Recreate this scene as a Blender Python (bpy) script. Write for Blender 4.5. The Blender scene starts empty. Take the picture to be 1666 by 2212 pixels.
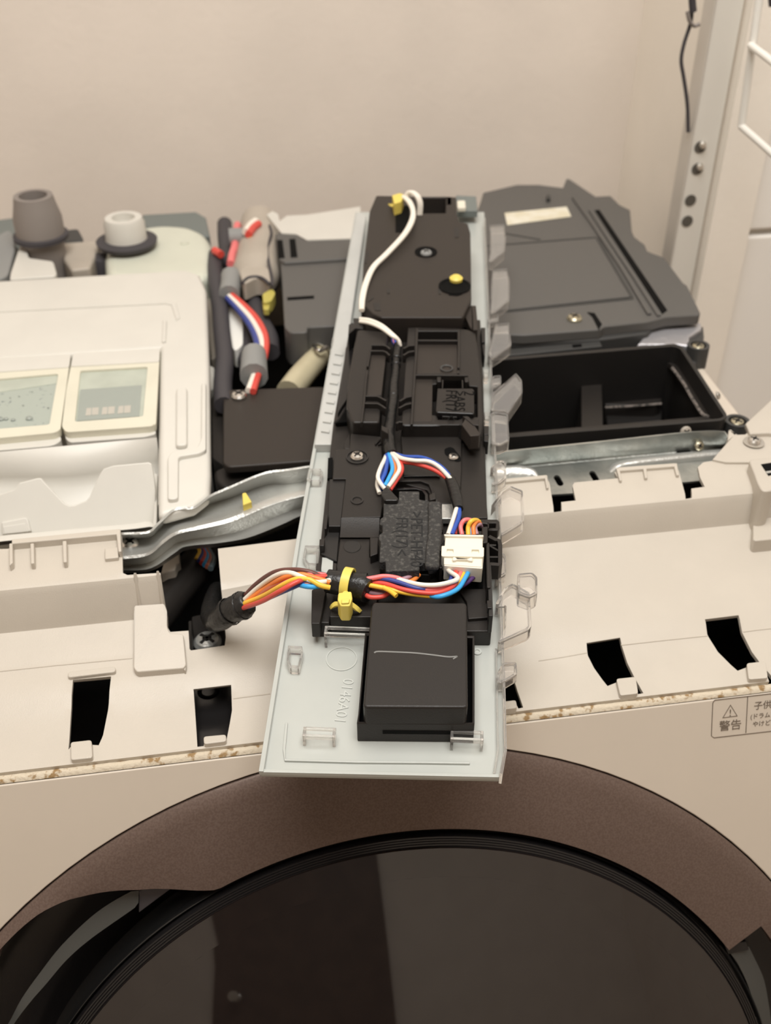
import bpy, bmesh, math, random
from mathutils import Vector as V, Matrix, geometry
random.seed(4)
scene = bpy.context.scene
COL = scene.collection
rad = math.radians

# ------------------------------------------------------------------ camera
FPX, PITCH, YAW = 2270.0, rad(36.4), rad(8.9)
CAM = V((-.055, -.37, 1.37))
FW = V((math.sin(YAW)*math.cos(PITCH), math.cos(YAW)*math.cos(PITCH), -math.sin(PITCH)))
RT = V((math.cos(YAW), -math.sin(YAW), 0))
UP = RT.cross(FW)
cd = bpy.data.cameras.new('camera')
cam = bpy.data.objects.new('camera', cd); COL.objects.link(cam)
cd.sensor_fit = 'VERTICAL'; cd.sensor_height = 36; cd.sensor_width = 36*1666/2212
cd.lens = 36*FPX/2212
cd.clip_start = .02
cam.matrix_world = Matrix(((RT.x, UP.x, -FW.x, CAM.x), (RT.y, UP.y, -FW.y, CAM.y), (RT.z, UP.z, -FW.z, CAM.z), (0, 0, 0, 1)))
cd.dof.use_dof = True; cd.dof.focus_distance = .50; cd.dof.aperture_fstop = 10.5
scene.camera = cam

# ------------------------------------------------------------------ light
w = bpy.data.worlds.new('world'); scene.world = w; w.use_nodes = True
w.node_tree.nodes['Background'].inputs[0].default_value = (1, .93, .84, 1)
w.node_tree.nodes['Background'].inputs[1].default_value = .25
LC = (1, .985, .955)
def area(name, loc, sx, sy, power, rot=(0, 0, 0)):
    l = bpy.data.lights.new(name, 'AREA'); l.shape = 'RECTANGLE'; l.size = sx; l.size_y = sy
    l.energy = power; l.color = LC
    o = bpy.data.objects.new(name, l); COL.objects.link(o); o.location = loc; o.rotation_euler = rot
    return o
area('ceiling_light', (.02, -.18, 2.36), .9, .9, 24.6)
vs = scene.view_settings
vs.view_transform = 'Standard'; vs.look = 'None'; vs.exposure = 0.0; vs.gamma = 1; vs.use_curve_mapping = False

# ------------------------------------------------------------------ pixels to places
def ray(x, y): return FW + RT*((x-833)/FPX) - UP*((y-1106)/FPX)
def onplane(x, y, p, n):
    d = ray(x, y); return CAM + d*((p-CAM).dot(n)/d.dot(n))
def W(x, y, z): return onplane(x, y, V((0, 0, z)), V((0, 0, 1)))
def WY(x, y, Y): return onplane(x, y, V((0, Y, 0)), V((0, 1, 0)))
CR = dict(L1=(0, 400, 2.38), L2=(0, 800, 2.314), P3=(640, 380, 2.975), P4=(640, 900, 2.975), P5=(540, 1150, 2.524),
          R6=(1000, 360, 2.5015), R7=(1020, 850, 2.579), L8=(0, 1150, 2.603), D1=(0, 1600, 2), D2=(833, 1600, 2),
          Q1=(680, 900, 5.95), Q2=(900, 960, 6.1455), Q3=(700, 660, 6.408), Q4=(860, 660, 5.745), Q5=(780, 400, 5.95),
          Q6=(1020, 950, 4.02), Q7=(560, 1000, 6.505), Q8=(1440, 400, 3.686), B1=(0, 430, 5.553), B2=(430, 440, 5.048),
          B3=(0, 720, 4.608), B4=(1050, 900, 4.76), B5=(1380, 880, 5.825), B6=(1500, 1440, 10.036), B7=(640, 1200, 3.622),
          B8=(250, 1130, 5.374), F=(0, 0, 1), E4=(1040, 480, 4.608), E5=(540, 1560, 7.573), E6=(930, 1560, 9.256))
def px(c, pts):
    ox, oy, s = CR[c]; return [(ox+x/s, oy+y/s) for x, y in pts]
def Wz(c, pts, z): return [W(x, y, z) for x, y in px(c, pts)]
# plane of the loose control panel (its long side rises slightly towards the wall)
dL = ray(1000, -854).normalized(); dW = V((dL.y, -dL.x, 0)).normalized(); dN = dW.cross(dL)
P0 = W(750, 1100, 1.010)
def PP(x, y, h=0): return onplane(x, y, P0 + dN*h, dN)
def Pz(c, pts, h=0): return [PP(x, y, h) for x, y in px(c, pts)]
# plane of the tilted machine front
TA = rad(22); FDN = V((0, -math.sin(TA), -math.cos(TA))); FN = V((0, -math.cos(TA), math.sin(TA))); F0 = V((0, 0, .95))
def FP(u, v, d=0): return F0 + V((u, 0, 0)) + FDN*v + FN*d
def onfront(x, y, d=0):
    q = onplane(x, y, F0 + FN*d, FN) - F0; return q.x, q.dot(FDN)

# ------------------------------------------------------------------ materials
M = {}
def mat(name, col, rough=.45, metal=0, spec=.5, trans=0, noise=0, nscale=60, ncol=None, bump=0, bscale=300, coat=0, ior=1.45, alpha=None, nlo=.4, nhi=.6, emis=None):
    m = bpy.data.materials.new(name); m.use_nodes = True; M[name] = m
    nt = m.node_tree; b = nt.nodes['Principled BSDF']; I = b.inputs
    I['Base Color'].default_value = (*col, 1); I['Roughness'].default_value = rough; I['Metallic'].default_value = metal
    I['Specular IOR Level'].default_value = spec; I['Transmission Weight'].default_value = trans; I['IOR'].default_value = ior
    I['Coat Weight'].default_value = coat; I['Coat Roughness'].default_value = .08
    tc = nt.nodes.new('ShaderNodeTexCoord')
    if noise or ncol:
        n = nt.nodes.new('ShaderNodeTexNoise'); n.inputs['Scale'].default_value = nscale; n.inputs['Detail'].default_value = 6
        nt.links.new(tc.outputs['Object'], n.inputs['Vector'])
        r = nt.nodes.new('ShaderNodeValToRGB'); r.color_ramp.elements[0].position = nlo; r.color_ramp.elements[1].position = nhi
        c2 = ncol or tuple(min(1, c*(1+noise)) for c in col)
        r.color_ramp.elements[0].color = (*col, 1); r.color_ramp.elements[1].color = (*c2, 1)
        nt.links.new(n.outputs['Fac'], r.inputs['Fac']); nt.links.new(r.outputs['Color'], I['Base Color'])
    if bump:
        n2 = nt.nodes.new('ShaderNodeTexNoise'); n2.inputs['Scale'].default_value = bscale
        nt.links.new(tc.outputs['Object'], n2.inputs['Vector'])
        bp = nt.nodes.new('ShaderNodeBump'); bp.inputs['Strength'].default_value = bump; bp.inputs['Distance'].default_value = .001
        nt.links.new(n2.outputs['Fac'], bp.inputs['Height']); nt.links.new(bp.outputs['Normal'], I['Normal'])
    return m
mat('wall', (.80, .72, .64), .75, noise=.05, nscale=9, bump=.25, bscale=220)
mat('wall_lit', (.93, .87, .78), .7, noise=.04, nscale=9, bump=.2, bscale=220)  # wall colour lightened to stand in for stronger light on the right wall
mat('white_board', (.93, .90, .85), .35)
mat('ceiling', (.8, .76, .7), .8)
mat('floor', (.45, .38, .31), .5, noise=.2, nscale=14)
mat('beige', (.54, .49, .42), .38, noise=.03, nscale=30, bump=.12, bscale=1500)
mat('beige_front', (.62, .545, .455), .32, noise=.02, nscale=20)
mat('cream', (.655, .63, .572), .36, noise=.03, nscale=25)
mat('lid_cream', (.68, .65, .53), .3, noise=.05, nscale=25)
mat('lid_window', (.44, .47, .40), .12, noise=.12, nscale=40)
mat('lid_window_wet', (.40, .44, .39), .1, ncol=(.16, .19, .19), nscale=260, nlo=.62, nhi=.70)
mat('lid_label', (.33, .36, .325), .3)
mat('lid_print', (.50, .47, .41), .4)
mat('zinc', (.60, .60, .57), .32, metal=.62, ncol=(.52, .52, .495), nscale=34, bump=.25, bscale=600)
mat('zinc_dull', (.56, .57, .54), .38, metal=.88, ncol=(.42, .44, .42), nscale=46, bump=.2, bscale=500)
mat('steel', (.72, .70, .66), .28, metal=1)
mat('gold_steel', (.62, .58, .44), .3, metal=1)
mat('black', (.016, .0145, .0135), .42, bump=.08, bscale=1800)
mat('black_satin', (.021, .018, .016), .40, spec=.38, bump=.10, bscale=1500)
mat('black_gloss', (.012, .011, .011), .18)
mat('tray_brown', (.030, .024, .020), .46, spec=.38, bump=.1, bscale=1400)
mat('void', (.004, .004, .004), .7, spec=.1)
mat('tape', (.014, .0135, .013), .32, bump=.5, bscale=330)
mat('foam', (.036, .034, .032), .85, ncol=(.10, .095, .085), nscale=520, nlo=.5, nhi=.72, bump=.6, bscale=900)
mat('foam_print', (.012, .012, .012), .8)
mat('grey_cover', (.105, .100, .093), .5, bump=.1, bscale=900)
mat('grey_dark', (.05, .049, .047), .5)
mat('grey_tape', (.27, .27, .26), .6)
mat('foil', (.52, .51, .53), .35, metal=.55, bump=.8, bscale=120)
mat('sticker', (.80, .76, .64), .5, ncol=(.72, .66, .5), nscale=60)
mat('brown_ring', (.118, .080, .064), .42, metal=.25, ncol=(.145, .102, .083), nscale=900, bump=.05, bscale=2000)
mat('door_glass', (.010, .0075, .007), .03, spec=.5, ior=1.75)
mat('rim_gloss', (.008, .008, .008), .14)
mat('handle_grey', (.060, .060, .055), .35)
mat('plate', (.46, .475, .445), .22, noise=.05, nscale=25, coat=.3)
mat('plate_code', (.54, .555, .52), .2)
mat('clear', (.94, .915, .885), .05, trans=.88, ior=1.25)
mat('frost', (.50, .50, .475), .25, noise=.08, nscale=30)
mat('ivory', (.80, .745, .62), .4)
mat('yellow', (.78, .62, .13), .4)
mat('yellow_dim', (.50, .43, .10), .5)
mat('print_brown', (.16, .125, .095), .6)
mat('gasket', (.60, .52, .40), .8, ncol=(.30, .19, .085), nscale=230, nlo=.52, nhi=.62, bump=.8, bscale=400)
mat('tank', (.62, .63, .53), .3, noise=.06, nscale=18)
mat('pipe_grey', (.25, .22, .20), .5)
mat('pipe_beige', (.42, .37, .31), .5, noise=.12, nscale=20)
mat('hose', (.52, .46, .31), .3, noise=.15, nscale=25)
mat('rubber', (.055, .05, .055), .6)
mat('slate_plastic', (.17, .19, .18), .45)
mat('scratch', (.20, .20, .19), .6)
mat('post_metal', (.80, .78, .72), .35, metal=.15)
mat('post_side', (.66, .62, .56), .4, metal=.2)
mat('hole', (.10, .09, .075), .7)
mat('wire_white_coat', (.88, .86, .80), .35)
for k, c in dict(white=(.86, .80, .70), blue=(.03, .09, .42), azure=(.05, .38, .78), navy=(.04, .06, .27), red=(.70, .08, .06), pink=(.83, .20, .20),
                 orange=(.86, .24, .05), yellow=(.90, .55, .06), brown=(.14, .055, .045), slate=(.14, .19, .21), purple=(.09, .04, .15), lilac=(.42, .25, .30), rust=(.55, .17, .10)).items():
    mat('wire_'+k, c, .34)

# ------------------------------------------------------------------ builders
def tag(o, label, cat, group=None, kind=None):
    if label: o['label'] = label
    if cat: o['category'] = cat
    if group: o['group'] = group
    if kind: o['kind'] = kind
    return o
def thing(name, loc, label, cat, group=None):
    o = bpy.data.objects.new(name, None); COL.objects.link(o); o.location = loc; o.empty_display_size = .02
    return tag(o, label, cat, group)
WORLD_LOC = {}
def put(name, me, m, parent=None, bevel=0, smooth=40, seg=2, solid=0, subsurf=0):
    o = bpy.data.objects.new(name, me); COL.objects.link(o)
    if m is not None: me.materials.append(M[m] if isinstance(m, str) else m)
    if smooth:
        for p in me.polygons: p.use_smooth = True
        me.set_sharp_from_angle(angle=rad(smooth))
        if solid:   # open rims stay crisp once thickened
            use = {}
            for p in me.polygons:
                for e in p.edge_keys: use[e] = use.get(e, 0)+1
            for e in me.edges:
                if use.get(tuple(sorted(e.vertices)), 0) == 1: e.use_edge_sharp = True
    # origin to the middle of the shape
    if len(me.vertices):
        lo = V([min(v.co[i] for v in me.vertices) for i in range(3)]); hi = V([max(v.co[i] for v in me.vertices) for i in range(3)])
        c = V(((lo.x+hi.x)/2, (lo.y+hi.y)/2, lo.z)); me.transform(Matrix.Translation(-c))
    else: c = V((0, 0, 0))
    o.location = c; WORLD_LOC[o] = c.copy()
    if parent is not None:
        o.parent = parent
        o.location = c - WORLD_LOC.get(parent, parent.location)
    if solid:
        s = o.modifiers.new('solid', 'SOLIDIFY'); s.thickness = solid; s.offset = -1
    if subsurf:
        s = o.modifiers.new('sub', 'SUBSURF'); s.levels = subsurf; s.render_levels = subsurf
    if bevel:
        b = o.modifiers.new('bevel', 'BEVEL'); b.width = bevel; b.segments = seg; b.limit_method = 'ANGLE'; b.angle_limit = rad(38); b.harden_normals = True
    return o
def mesh_bm(bm, name):
    bmesh.ops.recalc_face_normals(bm, faces=bm.faces)
    me = bpy.data.meshes.new(name); bm.to_mesh(me); bm.free(); return me
def fillet(pts, r, n=4):
    """round the corners of a closed planar polygon (3D points)"""
    out = []; k = len(pts)
    for i in range(k):
        a, b, c = pts[i-1], pts[i], pts[(i+1) % k]
        d = min(r, (a-b).length*.45, (c-b).length*.45)
        p, q = b+(a-b).normalized()*d, b+(c-b).normalized()*d
        for j in range(n+1):
            t = j/n; out.append(p*(1-t)**2 + b*2*t*(1-t) + q*t*t)
    return out
def add_slab(bm, pts, ext, holes=None):
    n = (-ext).normalized(); u = n.orthogonal().normalized(); v = n.cross(u); o = pts[0]
    if not holes:
        a = [bm.verts.new(p) for p in pts]; b = [bm.verts.new(p+ext) for p in pts]
        bm.faces.new(a); bm.faces.new(b[::-1])
        for i in range(len(a)): bm.faces.new((a[i], b[i], b[(i+1) % len(a)], a[(i+1) % len(a)]))
        return
    loops = [pts]+holes; c2 = []; ed = []
    for lp in loops:
        s = len(c2)
        for i, p in enumerate(lp):
            c2.append(V(((p-o).dot(u), (p-o).dot(v)))); ed.append((s+i, s+(i+1) % len(lp)))
    vo, eo, fo, ov, oe, of = geometry.delaunay_2d_cdt(c2, ed, [], 1, 1e-7)
    hp = [[V(((p-o).dot(u), (p-o).dot(v))) for p in h] for h in holes]
    pts3 = []
    for i, q in enumerate(vo):
        src = ov[i]
        p = None
        if src:
            k = src[0]; acc = 0
            for lp in loops:
                if k < acc+len(lp): p = lp[k-acc]; break
                acc += len(lp)
        pts3.append(p if p is not None else o+u*q.x+v*q.y)
    a = [bm.verts.new(p) for p in pts3]; b = [bm.verts.new(p+ext) for p in pts3]
    keep = []
    for f in fo:
        c = sum((vo[i] for i in f), V((0, 0)))/len(f)
        if any(inside(c, h) for h in hp): continue
        keep.append(f)
    cnt = {}
    for f in keep:
        bm.faces.new([a[i] for i in f]); bm.faces.new([b[i] for i in f][::-1])
        for i in range(len(f)):
            e = (f[i], f[(i+1) % len(f)]); cnt.setdefault(tuple(sorted(e)), []).append(e)
    for es in cnt.values():
        if len(es) == 1:
            i, j = es[0]; bm.faces.new((a[i], b[i], b[j], a[j]))
def inside(p, poly):
    r = False; j = len(poly)-1
    for i in range(len(poly)):
        xi, yi, xj, yj = poly[i][0], poly[i][1], poly[j][0], poly[j][1]
        if (yi > p[1]) != (yj > p[1]) and p[0] < (xj-xi)*(p[1]-yi)/(yj-yi)+xi: r = not r
        j = i
    return r
def slab(name, pts, ext, m, parent=None, holes=None, bevel=.0006, **k):
    bm = bmesh.new(); add_slab(bm, pts, ext, holes)
    return put(name, mesh_bm(bm, name), m, parent, bevel=bevel, **k)
def zslab(name, c, pts, z, t, m, parent=None, bevel=.0008, r=0, holes=None, **k):
    p = Wz(c, pts, z)
    if r: p = fillet(p, r)
    return slab(name, p, V((0, 0, -t)), m, parent, bevel=bevel, holes=holes, **k)
def pslab(name, c, pts, h, t, m, parent=None, bevel=.0005, r=0, holes=None, **k):
    p = Pz(c, pts, h)
    if r: p = fillet(p, r)
    hs = [Pz(c, q, h) for q in holes] if holes else None
    return slab(name, p, dN*(-t), m, parent, bevel=bevel, holes=hs, **k)
def crom(pts, res):
    if len(pts) < 3: return [pts[0].lerp(pts[-1], i/res) for i in range(res+1)]
    q = [pts[0]*2-pts[1]] + list(pts) + [pts[-1]*2-pts[-2]]; out = []
    for i in range(1, len(q)-2):
        a, b, c, d = q[i-1], q[i], q[i+1], q[i+2]
        for s in range(res):
            t = s/res
            out.append(.5*((2*b)+(c-a)*t+(2*a-5*b+4*c-d)*t*t+(3*b-a-3*c+d)*t**3))
    out.append(pts[-1]); return out
def add_tube(bm, path, radii, n=8, flat=1.0, cap=True):
    k = len(path); tang = [(path[min(i+1, k-1)]-path[max(i-1, 0)]).normalized() for i in range(k)]
    up = tang[0].orthogonal().normalized(); rings = []
    for i in range(k):
        if i:
            up = tang[i-1].rotation_difference(tang[i]) @ up
        up = (up-tang[i]*up.dot(tang[i])).normalized(); s = tang[i].cross(up)
        r = radii[i]
        rings.append([bm.verts.new(path[i]+up*(math.cos(2*math.pi*j/n)*r)+s*(math.sin(2*math.pi*j/n)*r*flat)) for j in range(n)])
    for i in range(k-1):
        for j in range(n): bm.faces.new((rings[i][j], rings[i][(j+1) % n], rings[i+1][(j+1) % n], rings[i+1][j]))
    if cap: bm.faces.new(rings[0][::-1]); bm.faces.new(rings[-1])
def tube(name, pts, r, m, parent=None, n=8, res=6, **k):
    if isinstance(r, (int, float)): rr = None
    else: rr = r
    path = crom(pts, res)
    if rr is None: radii = [r]*len(path)
    else:
        radii = []
        for i in range(len(path)):
            t = i/(len(path)-1)*(len(rr)-1); a = int(min(t, len(rr)-2)); radii.append(rr[a]+(rr[a+1]-rr[a])*(t-a))
    bm = bmesh.new(); add_tube(bm, path, radii, n, **k)
    return put(name, mesh_bm(bm, name), m, parent, smooth=60)
def lathe(name, o, ax, prof, m, parent=None, n=32, smooth=35, bevel=0):
    ax = ax.normalized(); u = ax.orthogonal().normalized(); v = ax.cross(u); bm = bmesh.new(); rings = []
    for r, h in prof:
        if r < 1e-6: rings.append([bm.verts.new(o+ax*h)])
        else: rings.append([bm.verts.new(o+ax*h+u*(math.cos(2*math.pi*j/n)*r)+v*(math.sin(2*math.pi*j/n)*r)) for j in range(n)])
    for a, b in zip(rings, rings[1:]):
        for j in range(n):
            q = [a[j % len(a)], a[(j+1) % len(a)], b[(j+1) % len(b)], b[j % len(b)]]
            f = []
            for x in q:
                if x not in f: f.append(x)
            if len(f) > 2: bm.faces.new(f)
    return put(name, mesh_bm(bm, name), m, parent, smooth=smooth, bevel=bevel)
def resample(line, n):
    L = [0]
    for a, b in zip(line, line[1:]): L.append(L[-1]+(b-a).length)
    out = []
    for i in range(n):
        t = L[-1]*i/(n-1); k = 0
        while k < len(line)-2 and L[k+1] < t: k += 1
        out.append(line[k].lerp(line[k+1], (t-L[k])/max(1e-9, L[k+1]-L[k])))
    return out
def loft(name, lines, m, parent=None, n=24, solid=.0012, smooth=70, subsurf=0):
    bm = bmesh.new(); g = [[bm.verts.new(p) for p in resample(crom(l, 5), n)] for l in lines]
    for a, b in zip(g, g[1:]):
        for i in range(n-1): bm.faces.new((a[i], a[i+1], b[i+1], b[i]))
    me = bpy.data.meshes.new(name); bmesh.ops.recalc_face_normals(bm, faces=bm.faces)
    if sum((f.normal.z for f in bm.faces)) < 0: bmesh.ops.reverse_faces(bm, faces=bm.faces)
    bm.to_mesh(me); bm.free()
    return put(name, me, m, parent, smooth=smooth, solid=solid, subsurf=subsurf)
def box(name, lo, hi, m, parent=None, bevel=.001, **k):
    return slab(name, [V((lo[0], lo[1], hi[2])), V((hi[0], lo[1], hi[2])), V((hi[0], hi[1], hi[2])), V((lo[0], hi[1], hi[2]))], V((0, 0, lo[2]-hi[2])), m, parent, bevel=bevel, **k)
def strip(name, pts, up, wid, hgt, m, parent=None, closed=False, bevel=.0003):
    """thin upright wall that follows a polyline; 'up' is the direction of its height"""
    bm = bmesh.new(); k = len(pts); prev = None; rings = []
    for i in range(k):
        a = pts[i-1] if (i or closed) else pts[i]; c = pts[(i+1) % k] if (i < k-1 or closed) else pts[i]
        t = (c-a).normalized(); s = t.cross(up).normalized()*(wid/2)
        rings.append([bm.verts.new(q) for q in (pts[i]-s, pts[i]+s, pts[i]+s-up*hgt, pts[i]-s-up*hgt)])
    rng = range(k if closed else k-1)
    for i in rng:
        a, b = rings[i], rings[(i+1) % k]
        for j in range(4): bm.faces.new((a[j], a[(j+1) % 4], b[(j+1) % 4], b[j]))
    if not closed: bm.faces.new(rings[0]); bm.faces.new(rings[-1][::-1])
    return put(name, mesh_bm(bm, name), m, parent, bevel=bevel)
def text(name, s, size, o, ex, ey, m, parent=None, depth=.0001, align='LEFT'):
    cu = bpy.data.curves.new(name, 'FONT'); cu.body = s; cu.size = size; cu.extrude = depth; cu.resolution_u = 3; cu.align_x = align
    to = bpy.data.objects.new(name, cu); me = bpy.data.meshes.new_from_object(to)
    bpy.data.objects.remove(to); bpy.data.curves.remove(cu)
    ez = ex.cross(ey).normalized()
    me.transform(Matrix(((ex.x, ey.x, ez.x, o.x), (ex.y, ey.y, ez.y, o.y), (ex.z, ey.z, ez.z, o.z), (0, 0, 0, 1))))
    return put(name, me, m, parent, smooth=0)
def screw(name, o, ax, r, m='steel', parent=None, washer=0):
    ax = ax.normalized()
    pr = [(r, 0), (r, r*.25), (r*.8, r*.5), (r*.34, r*.62), (r*.3, r*.3), (0, r*.28)]
    if washer: pr = [(r*washer, 0), (r*washer, r*.15), (r*1.02, r*.18)]+[(a, b+r*.18) for a, b in pr]
    s = lathe(name, o, ax, pr, m, parent, n=20)
    u = ax.orthogonal().normalized(); v = ax.cross(u)
    bm = bmesh.new(); h = r*(.63 if not washer else .81)
    for a, b in ((u, v), (v, u)):
        add_slab(bm, [o+ax*h+a*(r*.62)+b*(r*.11), o+ax*h-a*(r*.62)+b*(r*.11), o+ax*h-a*(r*.62)-b*(r*.11), o+ax*h+a*(r*.62)-b*(r*.11)], -ax*(r*.25))
    put('cross_slot', mesh_bm(bm, 'cross_slot'), 'black', s, smooth=0)
    return s
ZUP = V((0, 0, 1))

# ================================================================== the room
YB = .76
corner = WY(1345, 350, YB)
XR = corner.x
def wall(name, lo, hi, m): return tag(box(name, lo, hi, m, bevel=0), None, None, kind='structure')
wall('wall_back', (-1.2, YB, 0), (XR+.05, YB+.05, 2.45), 'wall')
edge = WY(1612, 250, .52); XE = max(edge.x, XR+.005)
wall('wall_right', (XR, .52, 0), (XR+.04, YB, 2.45), 'wall_lit')
wall('wall_left', (-1.25, -1.7, 0), (-1.2, YB+.05, 2.45), 'wall')
wall('wall_front', (-1.25, -1.75, 0), (1.3, -1.7, 2.45), 'wall')
wall('wall_side', (1.25, -1.7, 0), (1.3, .56, 2.45), 'wall')
mat('reflection_door_brown', (.10, .065, .048), .45, ncol=(.13, .085, .062), nscale=12)
d1 = tag(box('reflection_door', (-.62, -1.70, .02), (.10, -1.66, 2.05), 'reflection_door_brown', bevel=.002), None, None, kind='structure')  # invented door out of view, added to darken the reflection in the washer glass
lathe('reflection_door_handle', V((-.52, -1.66, 1.0)), V((0, 1, 0)), [(.018, 0), (.018, .006), (.009, .01), (.009, .04), (.022, .045), (.022, .06), (0, .062)], 'steel', d1)
wall('floor', (-1.25, -1.75, -.05), (1.3, YB+.05, 0), 'floor')
wall('ceiling', (-1.25, -1.75, 2.45), (1.3, YB+.05, 2.5), 'ceiling')

# ================================================================== washing machine
wm = thing('washing_machine', (0, .2, 0), 'beige front-loading washing machine with its top cover removed and a dark round door', 'washing machine')
HW = .30
side = [(.004, .945), (.10, .972), (.60, .985), (.62, .97), (.62, .02), (-.20, .02), (-.232, .06), (-.236, .37)]
for s in (-1, 1):
    slab('side_panel', [V((s*HW, y, z)) for y, z in side], V((-s*.012, 0, 0)), 'beige_front', wm, bevel=.002)
box('rear_panel', (-HW, .62, .02), (HW, .632, .95), 'beige_front', wm)
box('lower_body', (-HW, -.226, .0), (HW, .62, .34), 'beige_front', wm, bevel=.006)
box('light_block_deck', (-.286, .012, .865), (.286, .615, .885), 'void', wm, bevel=0)  # black plate added under the open top so gaps look dark
box('light_block_box', (-.28, .02, .4), (.28, .60, .86), 'void', wm, bevel=0)  # black box added inside the cabinet to stop light
# --- front panel with the round opening
RC = (-.008, .298); RO = .2890
def circ(r, d, c=RC, n=120): return [FP(c[0]+r*math.sin(2*math.pi*i/n), c[1]-r*math.cos(2*math.pi*i/n), d) for i in range(n)]
fpo = [FP(-HW, .0035), FP(HW, .0035), FP(HW, .625), FP(-HW, .625)]
slab('front_panel', fpo, -FN*.006, 'beige_front', wm, holes=[circ(RO+.0008, 0)], bevel=.0008)
# --- brown ring, cut away at both sides where the hand grips are
def polar(x, y, d=.001):
    u, v = onfront(x, y, d); u -= RC[0]; v -= RC[1]; return math.atan2(u, -v), math.hypot(u, v)
lp = sorted([polar(*q) for q in [(420, 1895), (300, 1914), (180, 1928), (105, 1955), (55, 1990), (0, 2045)]])
rp = [polar(*q) for q in [(1588, 2030), (1655, 2015)]]
DC = (.002, .286); RD = .2285
def rcirc(t):
    dx, dy = DC[0]-RC[0], -(DC[1]-RC[1]); ux, uy = math.sin(t), math.cos(t); b = ux*dx+uy*dy
    return b+math.sqrt(max(0, b*b-(dx*dx+dy*dy)+(RD+.0015)**2))
lp = [q for q in lp[:-1]]; tj = polar(455, 1886)[0]; lp.append((tj, rcirc(tj)))
def rin(t):
    if t <= lp[0][0]: return min(.281, lp[0][1]+(lp[0][0]-t)*.02)
    if t < tj:
        for i, ((a, ra), (b, rb)) in enumerate(zip(lp, lp[1:])):
            if a <= t <= b:
                u = (t-a)/(b-a); r0 = lp[max(0, i-1)]; r3 = lp[min(len(lp)-1, i+2)]
                return max(.5*((2*ra)+(rb-r0[1])*u+(2*r0[1]-5*ra+4*rb-r3[1])*u*u+(3*ra-r0[1]-3*rb+r3[1])*u**3), rcirc(t))
    if t > rp[0][0]: return rp[1][1]+.003*(t-rp[0][0])
    return rcirc(t)
bm = bmesh.new(); NT = 300; prof = [(RO, -.004), (RO, .0004), (RO-.0008, .0012), (RO-.0095, .0046), (None, .0046), (None, -.014)]
ts = [-2.4+4.8*i/NT for i in range(NT+1)]+[rp[0][0]-1e-4, rp[0][0]+1e-4]; ts.sort(); rings = []
for t in ts:
    ri = rin(t); row = []
    for r, d in prof:
        r = ri if r is None else max(r, ri)
        row.append(bm.verts.new(FP(RC[0]+r*math.sin(t), RC[1]-r*math.cos(t), d)))
    rings.append(row)
for a, b in zip(rings, rings[1:]):
    for j in range(len(prof)-1): bm.faces.new((a[j], a[j+1], b[j+1], b[j]))
ringo = put('door_ring', mesh_bm(bm, 'door_ring'), 'brown_ring', wm, smooth=25)
# recessed dish behind the ring
ax = FN
lathe('grip_recess', FP(*RC), ax, [(RO-.0005, -.004), (RO-.004, -.022), (.25, -.034), (.20, -.036)], 'black_gloss', wm, n=96)
# door: rim, fine ridges and glass dome
door0 = FP(*DC)
lathe('door_rim', door0, ax, [(RD, -.02), (RD, -.004), (RD-.0006, -.0005), (RD-.0016, .0006), (RD-.0026, -.0004), (RD-.0030, -.005), (RD-.0036, -.005)], 'rim_gloss', wm, n=160)
pr = [(RD-.0036, -.006), (RD-.0038, .0022)]
for i in range(4):
    r = RD-.0040-i*.0013; pr += [(r, .0030+i*.0003), (r-.0008, .0032+i*.0003), (r-.0010, .0024+i*.0003)]
glass_r = RD-.0094; pr += [(glass_r, .0042)]
lathe('ridged_bezel', door0, ax, pr, 'black_gloss', wm, n=160, smooth=20)
g2 = glass_r-.0150
lathe('glass_bevel', door0, ax, [(glass_r, .0042), (glass_r-.0004, .0050), (g2, .0092)], 'door_glass', wm, n=160, smooth=20)
dome = []; RG = .75
for i in range(25):
    r = g2*(1-i/24); dome.append((r, .0092+(math.sqrt(RG*RG-r*r)-math.sqrt(RG*RG-g2**2))))
lathe('door_glass', door0, ax, dome, 'door_glass', wm, n=128, smooth=180)
# grip lips left and right
def lip(pxa, pxb, d, name='grip_lip'):
    A = [FP(*onfront(x, y, d), d) for x, y in pxa]; B = [FP(*onfront(x, y, d-.003), d-.003) for x, y in pxb]
    return loft(name, [B, A, [p-FN*.006 for p in A]], 'handle_grey', wm, n=30, solid=.0)
lip(px('D1', [(598, 700), (582, 722), (400, 850), (290, 945), (200, 1050), (130, 1130), (60, 1224), (0, 1330)]),
    px('D1', [(600, 648), (565, 652), (420, 740), (270, 880), (160, 1020), (90, 1120), (35, 1224), (-40, 1330)]), -.002)
lip(px('D2', [(1480, 905), (1520, 960), (1560, 1040), (1590, 1130), (1605, 1224), (1620, 1330)]),
    px('D2', [(1570, 890), (1600, 950), (1635, 1030), (1655, 1130), (1668, 1224), (1680, 1330)]), -.002)
slab('grip_lip_end', [FP(*onfront(x, y, -.001), -.001) for x, y in px('D2', [(1462, 880), (1560, 868), (1572, 905), (1480, 925)])], -FN*.008, 'black_gloss', wm)
slab('grip_lip_end', [FP(*onfront(x, y, -.004), -.004) for x, y in px('D1', [(600, 650), (690, 610), (830, 590), (740, 640), (600, 745)])], -FN*.008, 'rubber', wm)
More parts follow.
